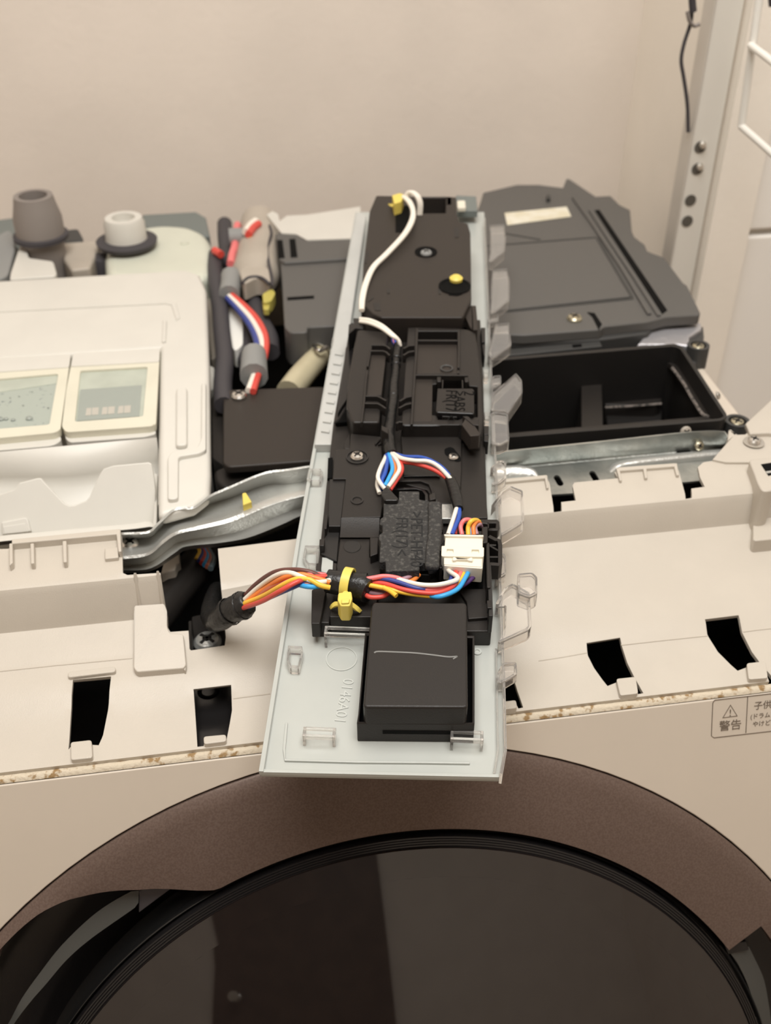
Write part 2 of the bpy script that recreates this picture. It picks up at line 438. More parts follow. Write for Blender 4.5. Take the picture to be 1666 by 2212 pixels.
# --- grimy gasket in the seam
bm = bmesh.new(); rows = []
for i in range(241):
    x = -HW+.002+i*(2*HW-.004)/240; j = random.uniform(-.0001, .0001)
    rows.append([bm.verts.new(p) for p in (V((x, -.0006, .9470)), V((x, .0004+j, .9490+j)), V((x, .0026+j, .9493+j*2)), V((x, .0040, .948)))])
for a, b in zip(rows, rows[1:]):
    for j in range(3): bm.faces.new((a[j], a[j+1], b[j+1], b[j]))
put('seam_gasket', mesh_bm(bm, 'seam_gasket'), 'gasket', wm, smooth=60)

# --- scooped fascia
def lerp(a, b, t): return a+(b-a)*t
def sst(t): t = max(0, min(1, t)); return t*t*(3-2*t)
def prof_at(X):
    t = sst((X+.12)/.22); m = sst((X+.098)/.012)*(1-sst((X-.02)/.03))
    yb = lerp(.086, .110, t); zb = lerp(.9705, .9765, t); yt = yb+lerp(.0055, .0045, t)
    return [(-.02, .949), (0, .950), (.018, .9515), (.038, .9555), (.045, .9590), (lerp(.045, yb, .5), lerp(.9590, zb, .42)), (yb-.006, zb-.0018), (yb, zb+.0002),
            (yb+.0008, lerp(zb+.003, zb+.0006, m)), (yt-.0008, lerp(.9925, zb+.005, m)), (yt+.0010, lerp(.9958, zb+.0075, m)), (yt+.005, lerp(.9974, zb+.0095, m)), (.16, lerp(.999, .989, m)), (.5, lerp(.999, .989, m))]
def S(X, Y):
    p = prof_at(X)
    if Y <= p[0][0]: return p[0][1]
    for (a, za), (b, zb) in zip(p, p[1:]):
        if a <= Y <= b: return za+(zb-za)*(Y-a)/(b-a)
    return p[-1][1]
def onfas(x, y):
    d = ray(x, y); lo, hi = .1, 1.5
    t0 = (1.03-CAM.z)/d.z; t1 = (.94-CAM.z)/d.z; prev = t0
    for i in range(1, 161):
        t = t0+(t1-t0)*i/160; p = CAM+d*t
        if p.z <= S(p.x, p.y):
            a, b = prev, t
            for _ in range(30):
                mth = (a+b)/2; p = CAM+d*mth
                if p.z <= S(p.x, p.y): b = mth
                else: a = mth
            p = CAM+d*b; return V((p.x, p.y, S(p.x, p.y)))
        prev = t
    return CAM+d*t1
def fpts(c, pts): return [onfas(x, y) for x, y in px(c, pts)]
backR = [(-8, 505), (130, 495), (415, 467), (432, 500), (455, 662), (500, 656), (497, 605), (578, 596), (560, 512), (572, 496), (812, 472), (795, 440), (812, 425), (1130, 400), (1152, 430), (1190, 588), (1225, 582),
         (1222, 530), (1297, 520), (1272, 470), (1258, 410), (1290, 383), (1368, 372), (1432, 292), (1425, 242), (1440, 202), (1490, 240)]
backL = [(-60, 96), (48, 92), (75, 70), (685, 12), (691, 228), (716, 240), (902, 228), (946, 540), (958, 560), (1060, 553), (1066, 655), (1074, 664), (1264, 636), (1270, 590), (1226, 92), (1660, 38)]
slots = [fpts('L8', [(410, 830), (625, 810), (608, 1000), (580, 1140), (555, 1197), (523, 1195), (402, 1200), (385, 1222), (400, 1000)]),
         fpts('L8', [(1088, 882), (1300, 857), (1305, 1000), (1275, 1165), (1150, 1178), (1145, 1202), (1110, 1206), (1100, 1050)]),
         fpts('R7', [(638, 1390), (825, 1360), (865, 1500), (955, 1670), (925, 1675), (905, 1605), (800, 1612), (755, 1630), (680, 1530), (645, 1460)]),
         fpts('R7', [(1298, 1258), (1485, 1235), (1505, 1330), (1560, 1440), (1700, 1610), (1660, 1618), (1625, 1518), (1530, 1526), (1480, 1545), (1370, 1440), (1310, 1340)]),
         fpts('R7', [(80, 1612), (230, 1580), (285, 1750), (258, 1755), (245, 1728), (90, 1745)])]
def mid(a, b): return (a+b)/2
bL = fpts('L8', backL); bR = fpts('R7', backR)
outl = [V((-.297, .0038, 0)), V((.297, .0038, 0)), V((.297, bR[-1].y+.005, 0))] + bR[::-1] + bL[::-1] + [V((-.297, bL[0].y, 0))]
outl = [V((p.x, p.y)) for p in outl]
hol = [[V((p.x, p.y)) for p in h] for h in slots]
c2 = list(outl); ed = [(i, (i+1) % len(outl)) for i in range(len(outl))]
def dense(lp):
    o = []
    for a, b in zip(lp, lp[1:]+lp[:1]):
        k = max(1, int((b-a).length/.003))
        o += [a.lerp(b, i/k) for i in range(k)]
    return o
outl = dense(outl); hol = [dense(h) for h in hol]
c2 = []; ed = []
for lp_ in [outl]+hol:
    s = len(c2); c2 += lp_; ed += [(s+i, s+(i+1) % len(lp_)) for i in range(len(lp_))]
prev = {}
for i in range(150):
    X = -.295+.590*i/149; cur = {}
    ys = [p[0] for p in prof_at(X)[1:-2]]
    for k_, Y in enumerate(ys+[.010, .028, .055, .066, .075, .13]):
        q = V((X, Y))
        if Y > .0055:
            c2.append(q); cur[k_] = len(c2)-1
            if k_ in prev and k_ < len(ys): ed.append((prev[k_], cur[k_]))
    prev = cur
vo, eo, fo, *_r = geometry.delaunay_2d_cdt(c2, ed, [], 1, 1e-6)
bm = bmesh.new(); vv = [bm.verts.new((q.x, q.y, S(q.x, q.y))) for q in vo]
for f in fo:
    c = sum((vo[i] for i in f), V((0, 0)))/len(f)
    if any(inside(c, h) for h in hol) or not inside(c, outl): continue
    fc = bm.faces.new([vv[i] for i in f])
for v_ in [v_ for v_ in bm.verts if not v_.link_faces]: bm.verts.remove(v_)
bmesh.ops.recalc_face_normals(bm, faces=bm.faces)
if sum(f.normal.z for f in bm.faces) < 0: bmesh.ops.reverse_faces(bm, faces=bm.faces)
me = bpy.data.meshes.new('fascia'); bm.to_mesh(me); bm.free()
fas = put('fascia', me, 'beige', wm, smooth=24, solid=.0025)
def raised(name, c, pts, h, m='beige', down=.002, r=.0015, parent=fas):
    p = fpts(c, pts)
    if r: p = fillet(p, r, 3)
    p = [V((q.x, q.y, S(q.x, q.y))) for q in p]
    bm = bmesh.new(); a = [bm.verts.new(q+V((0, 0, h))) for q in p]; b = [bm.verts.new(q-V((0, 0, down))) for q in p]
    bm.faces.new(a); bm.faces.new(b[::-1])
    for i in range(len(a)): bm.faces.new((a[i], b[i], b[(i+1) % len(a)], a[(i+1) % len(a)]))
    return put(name, mesh_bm(bm, name), m, parent, bevel=.0006)
for t in ([(402, 1200), (520, 1187), (526, 1288), (404, 1302)], [(1147, 1168), (1274, 1156), (1276, 1196), (1150, 1212)]): raised('clip_tab', 'L8', t, .0030)
for t in ([(800, 1610), (908, 1599), (922, 1692), (822, 1704)], [(1524, 1524), (1630, 1512), (1642, 1606), (1536, 1614)], [(120, 1742), (243, 1727), (250, 1772), (130, 1786)]): raised('clip_tab', 'R7', t, .0030)
raised('ridge', 'L8', [(385, 800), (652, 768), (655, 800), (385, 832)], .0022)
raised('step_block', 'L8', [(752, 440), (938, 428), (946, 560), (960, 596), (1036, 600), (1052, 772), (1040, 792), (776, 815), (756, 790)], .0040)
raised('rib', 'L8', [(970, 735), (1052, 770), (1046, 800)], .003, r=0)
for t in ([(752, 258), (776, 256), (804, 462), (786, 464)], [(880, 246), (902, 244), (932, 452), (912, 455)]): raised('rib', 'L8', t, .004, r=0)
# left ledge: lip and stiffening ribs of the pocket
for t in ([(75, 72), (684, 13), (684, 42), (75, 98)], [(660, 40), (684, 38), (690, 140), (672, 142)], [(60, 96), (80, 94), (82, 205), (62, 220)],
          [(178, 96), (200, 94), (202, 208), (182, 210)], [(358, 82), (382, 80), (384, 200), (364, 202)]): raised('rib', 'L8', t, .0045, r=0)
raised('rib', 'L8', [(592, 108), (668, 100), (670, 160), (594, 168)], .0025, r=0)
# right ledge pockets
for t in ([(812, 426), (1130, 402), (1136, 420), (816, 446)], [(1118, 404), (1140, 402), (1152, 470), (1136, 470)], [(800, 430), (820, 428), (834, 500), (820, 500)], [(950, 432), (970, 430), (976, 485), (960, 486)],
          [(140, 492), (414, 468), (416, 486), (142, 512)], [(400, 470), (418, 468), (426, 540), (414, 542)]): raised('rib', 'R7', t, .0022, r=0)
for c_, q in (('L8', [(-60, 788), (300, 750), (745, 708)]), ('L8', [(1312, 935), (1420, 921), (1520, 908)]), ('R7', [(830, 1402), (1060, 1376), (1310, 1350)]), ('R7', [(370, 1490), (500, 1470), (640, 1445)]), ('R7', [(1510, 1328), (1600, 1316), (1720, 1304)])):
    strip('mould_line', [p+V((0, 0, .0003)) for p in fpts(c_, q)], ZUP, .0007, .0006, 'beige', fas, bevel=0)
# stepped corner block at the right end
zslab('corner_block', 'B5', [(1385, 655), (1500, 640), (1700, 622), (1720, 1040), (1560, 1060), (1500, 960), (1450, 820)], 1.006, .055, 'beige', fas, bevel=.003, r=.004)
zslab('corner_block', 'B5', [(1440, 1420), (1500, 1395), (1720, 1375), (1740, 1650), (1440, 1680)], .9795, .02, 'beige', fas, bevel=.002, r=.003)
zslab('corner_slot', 'B5', [(1540, 715), (1700, 690), (1700, 840), (1635, 860)], 1.0063, .002, 'void', fas, bevel=0)
zslab('corner_slot_bar', 'B5', [(1600, 805), (1700, 790), (1700, 815), (1612, 830)], 1.0066, .001, 'zinc', fas, bevel=0)
zslab('gusset', 'B5', [(930, 655), (1180, 370), (1120, 420), (1135, 285), (1165, 280), (1215, 345), (1340, 340), (1390, 300), (1700, 330), (1720, 640), (1400, 690), (1100, 690)], 1.000, .012, 'beige', fas, bevel=.001)
zslab('corner_wall', 'B5', [(1345, 200), (1560, 0), (1720, -150), (1720, 330), (1640, 320), (1400, 330)], 1.003, .004, 'beige', fas, bevel=.001)
screw('screw', W(*px('B5', [(1450, 440)])[0], 1.001), ZUP, .0042, 'steel', wm, washer=1.6)
# warning label printed on the front panel
def fpx(c, pts, d=.0002): return [FP(*onfront(x, y, d), d) for x, y in px(c, pts)]
lab = thing('warning_label', FP(.24, .02), 'dark printed warning panel with triangle sign on the beige front', 'label')
lab.parent = wm; lab.location = FP(.24, .02) - wm.location
for k_ in ('category', 'label'): del lab[k_]
WORLD_LOC[lab] = FP(.24, .02)
lab['label'] = 'dark printed warning frame with triangle sign and Japanese lettering'
fr = fpx('B6', [(1750, 580), (460, 728), (405, 800), (375, 1500), (430, 1545), (1740, 1395)])
strip('label_frame', crom([fr[0], fr[1]], 2)+crom([fr[1], fr[1].lerp(fr[2], .35)+(fr[1]-fr[0]).normalized()*.0004, fr[2]], 3)+[fr[3]]+[fr[4], fr[5]], FN, .00042, .0003, 'print_brown', lab, bevel=0)
q = fpx('B6', [(1163, 650), (1122, 1440)]); strip('label_divider', q, FN, .00042, .0003, 'print_brown', lab, bevel=0)
q = fpx('B6', [(790, 835), (625, 1110), (935, 1070)]); strip('warning_triangle', q, FN, .0006, .0003, 'print_brown', lab, closed=True, bevel=0)
eX = (fpx('B6', [(1150, 655)])[0]-fpx('B6', [(470, 728)])[0]).normalized(); eY = FN.cross(eX)
def prt(s, c, pt, h_px, sc=1.0):
    a = fpx('B6', [pt])[0]; b = fpx('B6', [(pt[0], pt[1]-h_px)])[0]
    return text('lettering', s, (a-b).length/.86*sc, a, eX, eY, 'print_brown', lab, depth=.00005)
prt('!', 'B6', (752, 1075), 165, 1.1)
prt('警告', 'B6', (535, 1385), 205); prt('子供', 'B6', (1290, 925), 165); prt('(ドラム', 'B6', (1215, 1135), 110); prt('やけど', 'B6', (1262, 1300), 110)

# ================================================================== inside the open top
# --- zinc stamped bracket on the left
br = thing('stamped_bracket', W(300, 1180, .95), 'bent galvanized steel bracket beside the white detergent compartment', 'bracket')
L = [([(600, 822), (740, 815), (790, 775), (860, 710), (900, 695), (975, 690), (1050, 635), (1150, 590), (1320, 520), (1450, 500), (1640, 470)], .9990),
     ([(602, 846), (745, 838), (796, 796), (866, 735), (960, 715), (1050, 670), (1150, 640), (1330, 575), (1450, 568), (1640, 535)], .9880),
     ([(604, 880), (745, 872), (800, 835), (870, 770), (1000, 735), (1150, 695), (1330, 615), (1450, 585), (1640, 555)], .9890),
     ([(606, 915), (742, 892), (806, 840), (876, 792), (1020, 752), (1150, 715), (1320, 645), (1450, 605), (1640, 570)], .9925),
     ([(607, 930), (742, 910), (812, 850), (884, 805), (1030, 770), (1160, 735), (1330, 660), (1460, 620), (1640, 585)], .9950),
     ([(608, 945), (742, 925), (820, 862), (892, 818), (1040, 785), (1170, 752), (1340, 680), (1470, 640), (1640, 605)], .9940),
     ([(609, 963), (744, 945), (834, 874), (902, 835), (1060, 805), (1190, 775), (1350, 705), (1480, 665), (1640, 630)], .9890),
     ([(610, 980), (748, 962), (850, 890), (915, 856), (1080, 830), (1210, 800), (1370, 735), (1490, 690), (1640, 655)], .9840),
     ([(611, 990), (750, 975), (860, 902), (920, 870), (1090, 845), (1230, 815), (1390, 760), (1500, 710), (1640, 680)], .9840),
     ([(611, 1000), (752, 990), (870, 915), (930, 880), (1100, 862), (1245, 835), (1410, 770), (1510, 725), (1640, 700)], .9850),
     ([(612, 1015), (754, 1004), (880, 930), (935, 898), (1105, 880), (1255, 852), (1420, 790), (1520, 745), (1640, 720)], .9790)]
loft('bracket_sheet', [Wz('L2', l, .988+(z-.9885)*1.25-.002) for l, z in L], 'zinc', br, n=60, solid=.0014, smooth=50)
screw('screw', W(*px('L2', [(652, 873)])[0], .9855), ZUP, .0052, 'steel', br)
yc = px('L2', [(1210, 612), (1232, 610), (1258, 655), (1214, 668)])
clip = zslab('clip_tongue', 'L2', [(1210, 612), (1230, 608), (1260, 655), (1214, 672)], .998, .006, 'yellow')
tag(clip, 'small yellow plastic clip tongue poking through the bent bracket', 'clip')
# --- cross rail on the right
rail = thing('cross_rail', W(1300, 1000, .95), 'flat galvanized cross rail with oval slots below the black duct', 'rail')
zb, zf = .9975, .982
top = Wz('R7', [(60, 338), (700, 272), (1330, 208), (1425, 242), (1470, 262)], zb); bot = Wz('R7', [(60, 426), (135, 418), (800, 355), (1390, 300), (1480, 290)], zf)
loft('rail_flange', [top, [a.lerp(b, .5)+V((0, -.001, -.0005)) for a, b in zip(resample(top, 6), resample(bot, 6))], bot, Wz('R7', [(60, 436), (135, 428), (800, 364), (1390, 309), (1480, 299)], zf-.0006)], 'zinc_dull', rail, n=30, solid=.0012)
def slotpx(c, a, b, w_, n=8):
    """oval outline (in crop pixels) from a to b"""
    (ax_, ay), (bx, by) = a, b; t = math.atan2(by-ay, bx-ax_); o = []
    for i in range(n+1): o.append((ax_+w_*math.cos(t+math.pi/2+math.pi*i/n), ay+w_*.75*math.sin(t+math.pi/2+math.pi*i/n)))
    for i in range(n+1): o.append((bx+w_*math.cos(t-math.pi/2+math.pi*i/n), by+w_*.75*math.sin(t-math.pi/2+math.pi*i/n)))
    return o
zslab('rail_plate', 'R7', [(60, 436), (135, 428), (800, 364), (1390, 309), (1480, 300), (1480, 440), (1270, 485), (570, 555), (60, 585)], zf-.0004, .0014, 'zinc_dull', rail, bevel=0,
      holes=[Wz('R7', slotpx('R7', (472, 468), (492, 502), 18), zf-.0004), Wz('R7', slotpx('R7', (670, 445), (690, 478), 18), zf-.0004)])
zslab('rail_lower_flange', 'R7', [(60, 560), (570, 528), (1280, 455), (1480, 430), (1480, 470), (1285, 482), (575, 548), (60, 590)], zf-.003, .0014, 'zinc', rail, bevel=0)
def bead(pts, z, rr, name='pressed_bead'):
    tube(name, Wz('R7', pts, z), rr, 'zinc', rail, n=14, res=8, flat=.55)
bead([(60, 462), (170, 452), (260, 448), (330, 455), (372, 490)], zf-.001, [.006, .0062, .006, .0045, .001])
bead([(748, 462), (800, 412), (900, 392), (1100, 370), (1300, 350), (1480, 332)], zf-.002, [.001, .0055, .007, .0075, .0075, .0075])
zslab('rail_hole', 'R7', [(1140, 322), (1215, 315), (1222, 326), (1146, 334)], zf+.0006, .001, 'void', rail, bevel=0)
screw('screw', W(*px('R7', [(1258, 283)])[0], .988)+V((0, -.002, 0)), V((0, -.8, .6)), .0032, 'gold_steel', rail)
# --- black open air duct
duct = thing('air_duct', W(1320, 850, .93), 'open black plastic air duct box with dusty inner rim', 'duct')
O = [(-40, 1052), (165, 1035), (1150, 955), (1192, 975), (1432, 1345), (1405, 1372), (250, 1462), (-40, 1482)]
I1 = [(-40, 1066), (165, 1049), (1142, 970), (1176, 984), (1412, 1348), (1392, 1360), (250, 1444), (-40, 1462)]
DZ = 1.0
slab('duct_wall', fillet(Wz('R6', O, DZ), .004), V((0, 0, -.075)), 'black', duct, holes=[fillet(Wz('R6', I1, DZ), .004)], bevel=.0006)
I2 = [(-40, 1140), (165, 1118), (1100, 1050), (1135, 1066), (1352, 1362), (1335, 1372), (250, 1470), (-40, 1492)]
zi = .986
o2 = [p*1 for p in Wz('R6', I1, DZ)]
for p in o2: p.z = zi
slab('inner_rim', fillet(o2, .004), V((0, 0, -.004)), 'black_satin', duct, holes=[fillet(Wz('R6', [(-40, 1152), (165, 1125), (1105, 1058), (1128, 1072), (1310, 1345), (1290, 1352), (250, 1440), (-40, 1455)], zi), .003)], bevel=.0004)
zslab('duct_floor', 'R6', [(-60, 1000), (1200, 940), (1460, 1400), (-60, 1500)], .928, .003, 'void', duct, bevel=0)
box_p = Wz('R6', [(640, 1130), (750, 1110), (760, 1420), (640, 1430)], .972)
slab('duct_partition', box_p, V((0, 0, -.045)), 'black_satin', duct, bevel=.0008)
zslab('duct_vane', 'R6', [(760, 1262), (900, 1165), (1085, 1160), (1075, 1275), (1040, 1290), (770, 1285)], .955, .02, 'black_satin', duct, bevel=.001)
zslab('duct_vane', 'R6', [(770, 1300), (1080, 1285), (1075, 1370), (780, 1400)], .945, .02, 'black', duct, bevel=.001)
mat('dust', (.20, .17, .15), .9, ncol=(.05, .045, .04), nscale=300, nlo=.45, nhi=.62)
for i, l in enumerate(([(240, 1102), (400, 1088), (550, 1076)], [(740, 1062), (900, 1050), (1060, 1036), (1150, 1032)], [(1130, 1085), (1190, 1165), (1230, 1235), (1290, 1330), (1330, 1352)])):
    tube('dust_line', Wz('R6', l, zi+.0006), .0011, 'dust', duct, n=6, flat=.4)
for l in ([(765, 1262), (900, 1210), (1075, 1190)], [(770, 1300), (930, 1292), (1075, 1280)], [(655, 1290), (712, 1300), (715, 1400)]):
    tube('dust_line', Wz('R6', l, .956), .0008, 'dust', duct, n=6, flat=.4)
# screw lugs of the duct
for c_, (x, y), r_ in (('R6', (1482, 1385), .0085), ('R6', (1272, 975), .0085)):
    p = W(*px(c_, [(x, y)])[0], .992)
    lathe('screw_lug', p-V((0, 0, .016)), ZUP, [(r_, 0), (r_, .018), (r_*.72, .018), (r_*.68, .010), (0, .010)], 'grey_dark', duct, n=28)
    screw('screw', p-V((0, 0, .001)), ZUP, .0052, 'gold_steel', duct)
screw('screw', W(*px('R6', [(1200, 1425)])[0], .994)+V((0, -.0012, 0)), V((0, -1, .25)), .0038, 'pipe_beige', duct)
screw('screw', W(*px('R6', [(1375, 1238)])[0], .99), V((.7, -.4, .5)), .003, 'steel', duct)
zslab('duct_strip', 'R6', [(240, 985), (740, 940), (755, 968), (165, 1028), (150, 1000)], .990, .02, 'grey_dark', duct, bevel=.001)
zslab('strip_hole', 'R6', [(590, 962), (640, 957), (645, 972), (596, 978)], .9903, .001, 'void', duct, bevel=0)
# --- grey heat pump cover
gc = thing('heat_pump_cover', W(1280, 560, .96), 'dark grey plastic cover with a paper label, in the rear corner by the metal post', 'cover')
CZ = 1.000
cov = [(20, 905), (60, 560), (70, 250), (95, 190), (110, 138), (290, 96), (410, 96), (540, 112), (560, 62), (580, 66), (720, 160), (800, 155), (850, 205), (905, 232), (915, 345), (930, 378), (985, 420), (1000, 455), (1090, 490), (1192, 625), (1215, 642),
       (1285, 785), (1280, 800), (1100, 812), (1030, 830), (990, 838), (765, 862), (742, 880), (720, 880), (330, 908), (270, 906)]
slab('cover_sheet', Wz('R6', cov, CZ), V((0, 0, -.009)), 'grey_cover', gc, bevel=.0016)
inset = [(60, 560), (110, 180), (300, 120), (540, 140), (700, 190), (890, 260), (960, 440), (1080, 520), (1180, 660), (1235, 780), (1040, 815), (1010, 850), (760, 880), (330, 905), (60, 905)]
slab('cover_body', [p-V((0, 0, .008)) for p in Wz('R6', inset, CZ)], V((0, 0, -.05)), 'grey_dark', gc, bevel=.002)
zslab('cover_groove', 'R6', [(712, 236), (738, 232), (1106, 776), (1078, 796)], CZ+.0003, .001, 'void', gc, bevel=0)
strip('cover_ridge', Wz('R6', [(600, 160), (700, 300), (860, 540), (1010, 790)], CZ+.0022), ZUP, .0035, .0024, 'grey_cover', gc, bevel=.0006)
strip('cover_ridge', Wz('R6', [(688, 230), (780, 372), (930, 595), (1062, 800)], CZ+.0018), ZUP, .003, .002, 'grey_cover', gc, bevel=.0006)
zslab('cover_field', 'R6', [(60, 440), (718, 388), (905, 700), (60, 790)], CZ+.0016, .002, 'grey_cover', gc, bevel=.0008)
for l in ([(60, 432), (720, 380)], [(726, 382), (916, 706)], [(60, 800), (920, 712)], [(210, 356), (420, 392)]):
    strip('cover_crease', Wz('R6', l, CZ+.0004), ZUP, .0028, .001, 'grey_dark', gc, bevel=0)
zslab('cover_notch', 'R6', [(672, 786), (712, 790), (752, 850), (735, 880), (700, 812)], CZ+.0004, .001, 'void', gc, bevel=0)
zslab('paper_label', 'R6', [(226, 250), (562, 216), (586, 268), (240, 315)], CZ+.0008, .0006, 'sticker', gc, bevel=0)
screw('screw', W(*px('R6', [(603, 826)])[0], CZ), ZUP, .0060, 'gold_steel', gc)
zslab('cover_pin', 'R6', [(452, 150), (474, 148), (474, 170), (454, 172)], CZ+.004, .004, 'grey_dark', gc)
fo_ = zslab('foil_pad', 'R6', [(940, 960), (1010, 880), (1060, 850), (1288, 838), (1292, 872), (1225, 918), (1228, 968), (1160, 960)], .988, .012, 'foil', bevel=.002)
tag(fo_, 'crinkled silvery foil insulation between the grey cover and the black duct', 'insulation')
slab('cover_corner', Wz('R6', [(1215, 940), (1300, 850), (1306, 905), (1300, 1010), (1240, 1090), (1215, 1000)], .984), V((0, 0, -.05)), 'grey_dark', gc, bevel=.002)

# --- detergent compartment
det = thing('detergent_dispenser', W(200, 950, .93), 'cream white detergent dispenser housing with a hinged tray in front', 'dispenser')
zslab('housing', 'F', [(-170, 615), (403, 581), (432, 592), (446, 625), (452, 780), (455, 1020), (452, 1066), (420, 1090), (341, 1112), (345, 750), (-170, 786)], 1.0, .010, 'cream', det, bevel=.004, seg=3)
zslab('housing_wall', 'F', [(345, 752), (352, 752), (349, 1085), (341, 1090)], .991, .055, 'cream', det, bevel=.001)
zslab('housing_wall', 'F', [(440, 640), (446, 640), (449, 1040), (443, 1040)], .991, .05, 'cream', det, bevel=.001)
zslab('raised_bar', 'L2', [(880, 85), (935, 80), (935, 370), (878, 375)], 1.0035, .004, 'cream', det, bevel=.0015, r=.003)
zslab('raised_bar', 'L2', [(838, 430), (862, 402), (985, 385), (1005, 340), (1008, 60), (1030, 60), (1030, 395), (1000, 412), (892, 430), (890, 640), (838, 645)], 1.003, .004, 'cream', det, bevel=.0015, r=.003)
zslab('raised_border', 'L1', [(-400, 652), (860, 590), (905, 600), (925, 680), (905, 690), (880, 612), (850, 606), (-400, 668)], 1.0012, .002, 'cream', det, bevel=.0008)
zslab('raised_bar', 'L1', [(836, 690), (858, 690), (852, 800), (832, 802)], 1.002, .003, 'cream', det, bevel=.001)
zslab('compartment_floor', 'F', [(-170, 706), (360, 700), (360, 1180), (-170, 1220)], .938, .004, 'cream', det, bevel=0)
def lid(name, label, outer, win, label_px, winmat):
    t = thing(name, W(*px('B3', [outer[3]])[0], .98), label, 'tank')
    slab('lid_frame', fillet(Wz('B3', outer, .9995), .003), V((0, 0, -.005)), 'lid_cream', t, holes=[fillet(Wz('B3', win, .9995), .002)], bevel=.0008)
    slab('hinge_strip', fillet(Wz('B3', [outer[0], outer[1], tuple(outer[1][k]+(outer[2][k]-outer[1][k])*.17 for k in (0, 1)), tuple(outer[0][k]+((outer[-1] if len(outer) > 5 else (-620, 1100))[k]-outer[0][k])*(.36 if len(outer) > 5 else .17) for k in (0, 1))], 1.0003), .002), V((0, 0, -.001)), 'cream', t, bevel=.0003)
    slab('window', Wz('B3', win, .9978), V((0, 0, -.002)), winmat, t, bevel=0)
    return t
t = lid('detergent_tank', 'lidded detergent tank with a grey window and pale printed marks', [(728, 198), (1592, 152), (1552, 905), (1500, 925), (660, 985), (616, 930), (660, 560)],
        [(800, 372), (1470, 332), (1425, 826), (745, 880)], None, 'lid_window')
zslab('window_patch', 'B3', [(800, 560), (1412, 515), (1385, 826), (765, 872)], .9982, .0006, 'lid_label', t, bevel=0)  # grey label area behind the pale print
for a in ((850, 810), (1010, 800), (1170, 790)):
    x, y = a
    zslab('print_block', 'B3', [(x+12, y-65), (x+134, y-74), (x+128, y-2), (x, y+8)], .9984, .0003, 'lid_print', t, bevel=0)
    zslab('print_gap', 'B3', [(x+60, y-74), (x+68, y-75), (x+64, y+6), (x+56, y+6)], .99845, .0003, 'lid_label', t, bevel=0)
zslab('lid_apron', 'B3', [(640, 992), (1500, 935), (1545, 905), (1552, 1000), (1440, 1030), (700, 1085), (655, 1050)], .9945, .016, 'cream', t, bevel=.002, r=.002)
zslab('lid_apron_panel', 'B3', [(735, 1008), (1420, 958), (1432, 1040), (745, 1095)], .9925, .014, 'cream', t, bevel=.001)
t = lid('detergent_tank', 'lidded detergent tank with condensation droplets in its window', [(-620, 284), (706, 206), (600, 960), (540, 990), (-620, 1100)], [(-620, 508), (580, 402), (492, 908), (-620, 1000)], None, 'lid_window_wet')
zslab('window_patch', 'B3', [(-620, 518), (575, 408), (560, 500), (-620, 678)], .9981, .0004, 'lid_window', t, bevel=0)  # plain band along the top of the window
for x, y, r_ in ((290, 845, .0024), (130, 860, .0016), (60, 850, .0016), (10, 855, .0018), (320, 580, .0006), (190, 625, .0007), (230, 715, .0007), (100, 640, .0006), (480, 740, .0008)):
    lathe('droplet', W(*px('B3', [(x, y)])[0], .9983), ZUP, [(r_, 0), (r_*.8, r_*.35), (0, r_*.5)], 'lid_label', t, n=12, smooth=80)
zslab('lid_apron', 'B3', [(-620, 1113), (520, 1010), (590, 975), (612, 1060), (560, 1100), (490, 1120), (-620, 1218)], .9945, .016, 'cream', t, bevel=.002, r=.002)
zslab('lid_apron_panel', 'B3', [(-620, 1120), (468, 1030), (485, 1125), (-620, 1228)], .9925, .014, 'cream', t, bevel=.001)
# hinged tray
tr = thing('detergent_tray', W(150, 1100, .94), 'white plastic detergent tray with a notched front divider', 'tray')
A = Wz('B3', [(-620, 1238), (0, 1180), (700, 1116), (1300, 1062), (1560, 1040)], .9975)
B_ = Wz('B3', [(-620, 1368), (0, 1320), (700, 1300), (1300, 1200), (1572, 1140)], .9910)
C_ = Wz('B3', [(-620, 1478), (0, 1430), (700, 1420), (1300, 1330), (1578, 1260)], .9820)
D_ = Wz('B3', [(-620, 1598), (0, 1550), (700, 1540), (1300, 1450), (1580, 1380)], .9740)
E_ = Wz('B3', [(-620, 1938), (0, 1880), (700, 1840), (1300, 1780), (1580, 1720)], .9660)
loft('tray_trough', [A, B_, C_, D_, E_], 'cream', tr, n=30, solid=.002)
nb = V((0, -math.cos(rad(38)), math.sin(rad(38)))); pb = W(*px('B3', [(1500, 1290)])[0], .998)
dv = [(-620, 1688), (0, 1600), (135, 1556), (160, 1540), (190, 1488), (375, 1440), (410, 1442), (440, 1478), (560, 1605), (640, 1690), (690, 1715), (740, 1712), (855, 1668), (890, 1630), (930, 1540), (1000, 1390), (1035, 1345), (1130, 1315), (1480, 1282), (1512, 1300), (1530, 1400), (1550, 1560), (1545, 1900), (330, 1990), (-620, 2078)]
dpl = [onplane(x, y, pb, nb) for x, y in px('B3', dv)]
slab('divider', dpl, -nb*.0028, 'cream', tr, bevel=.0008)
hp = [onplane(x, y, pb+nb*.003, nb) for x, y in px('B3', [(10, 1880), (250, 1832), (275, 1850), (312, 1975), (20, 2010)])]
slab('pull_recess', hp, -nb*.003, 'cream', tr, bevel=.001)
hp = [onplane(x, y, pb+nb*.0036, nb) for x, y in px('B3', [(28, 1925), (250, 1890), (285, 1975), (40, 2000)])]
slab('pull_recess_floor', hp, -nb*.001, 'pipe_beige' if False else 'cream', tr, bevel=.0004)
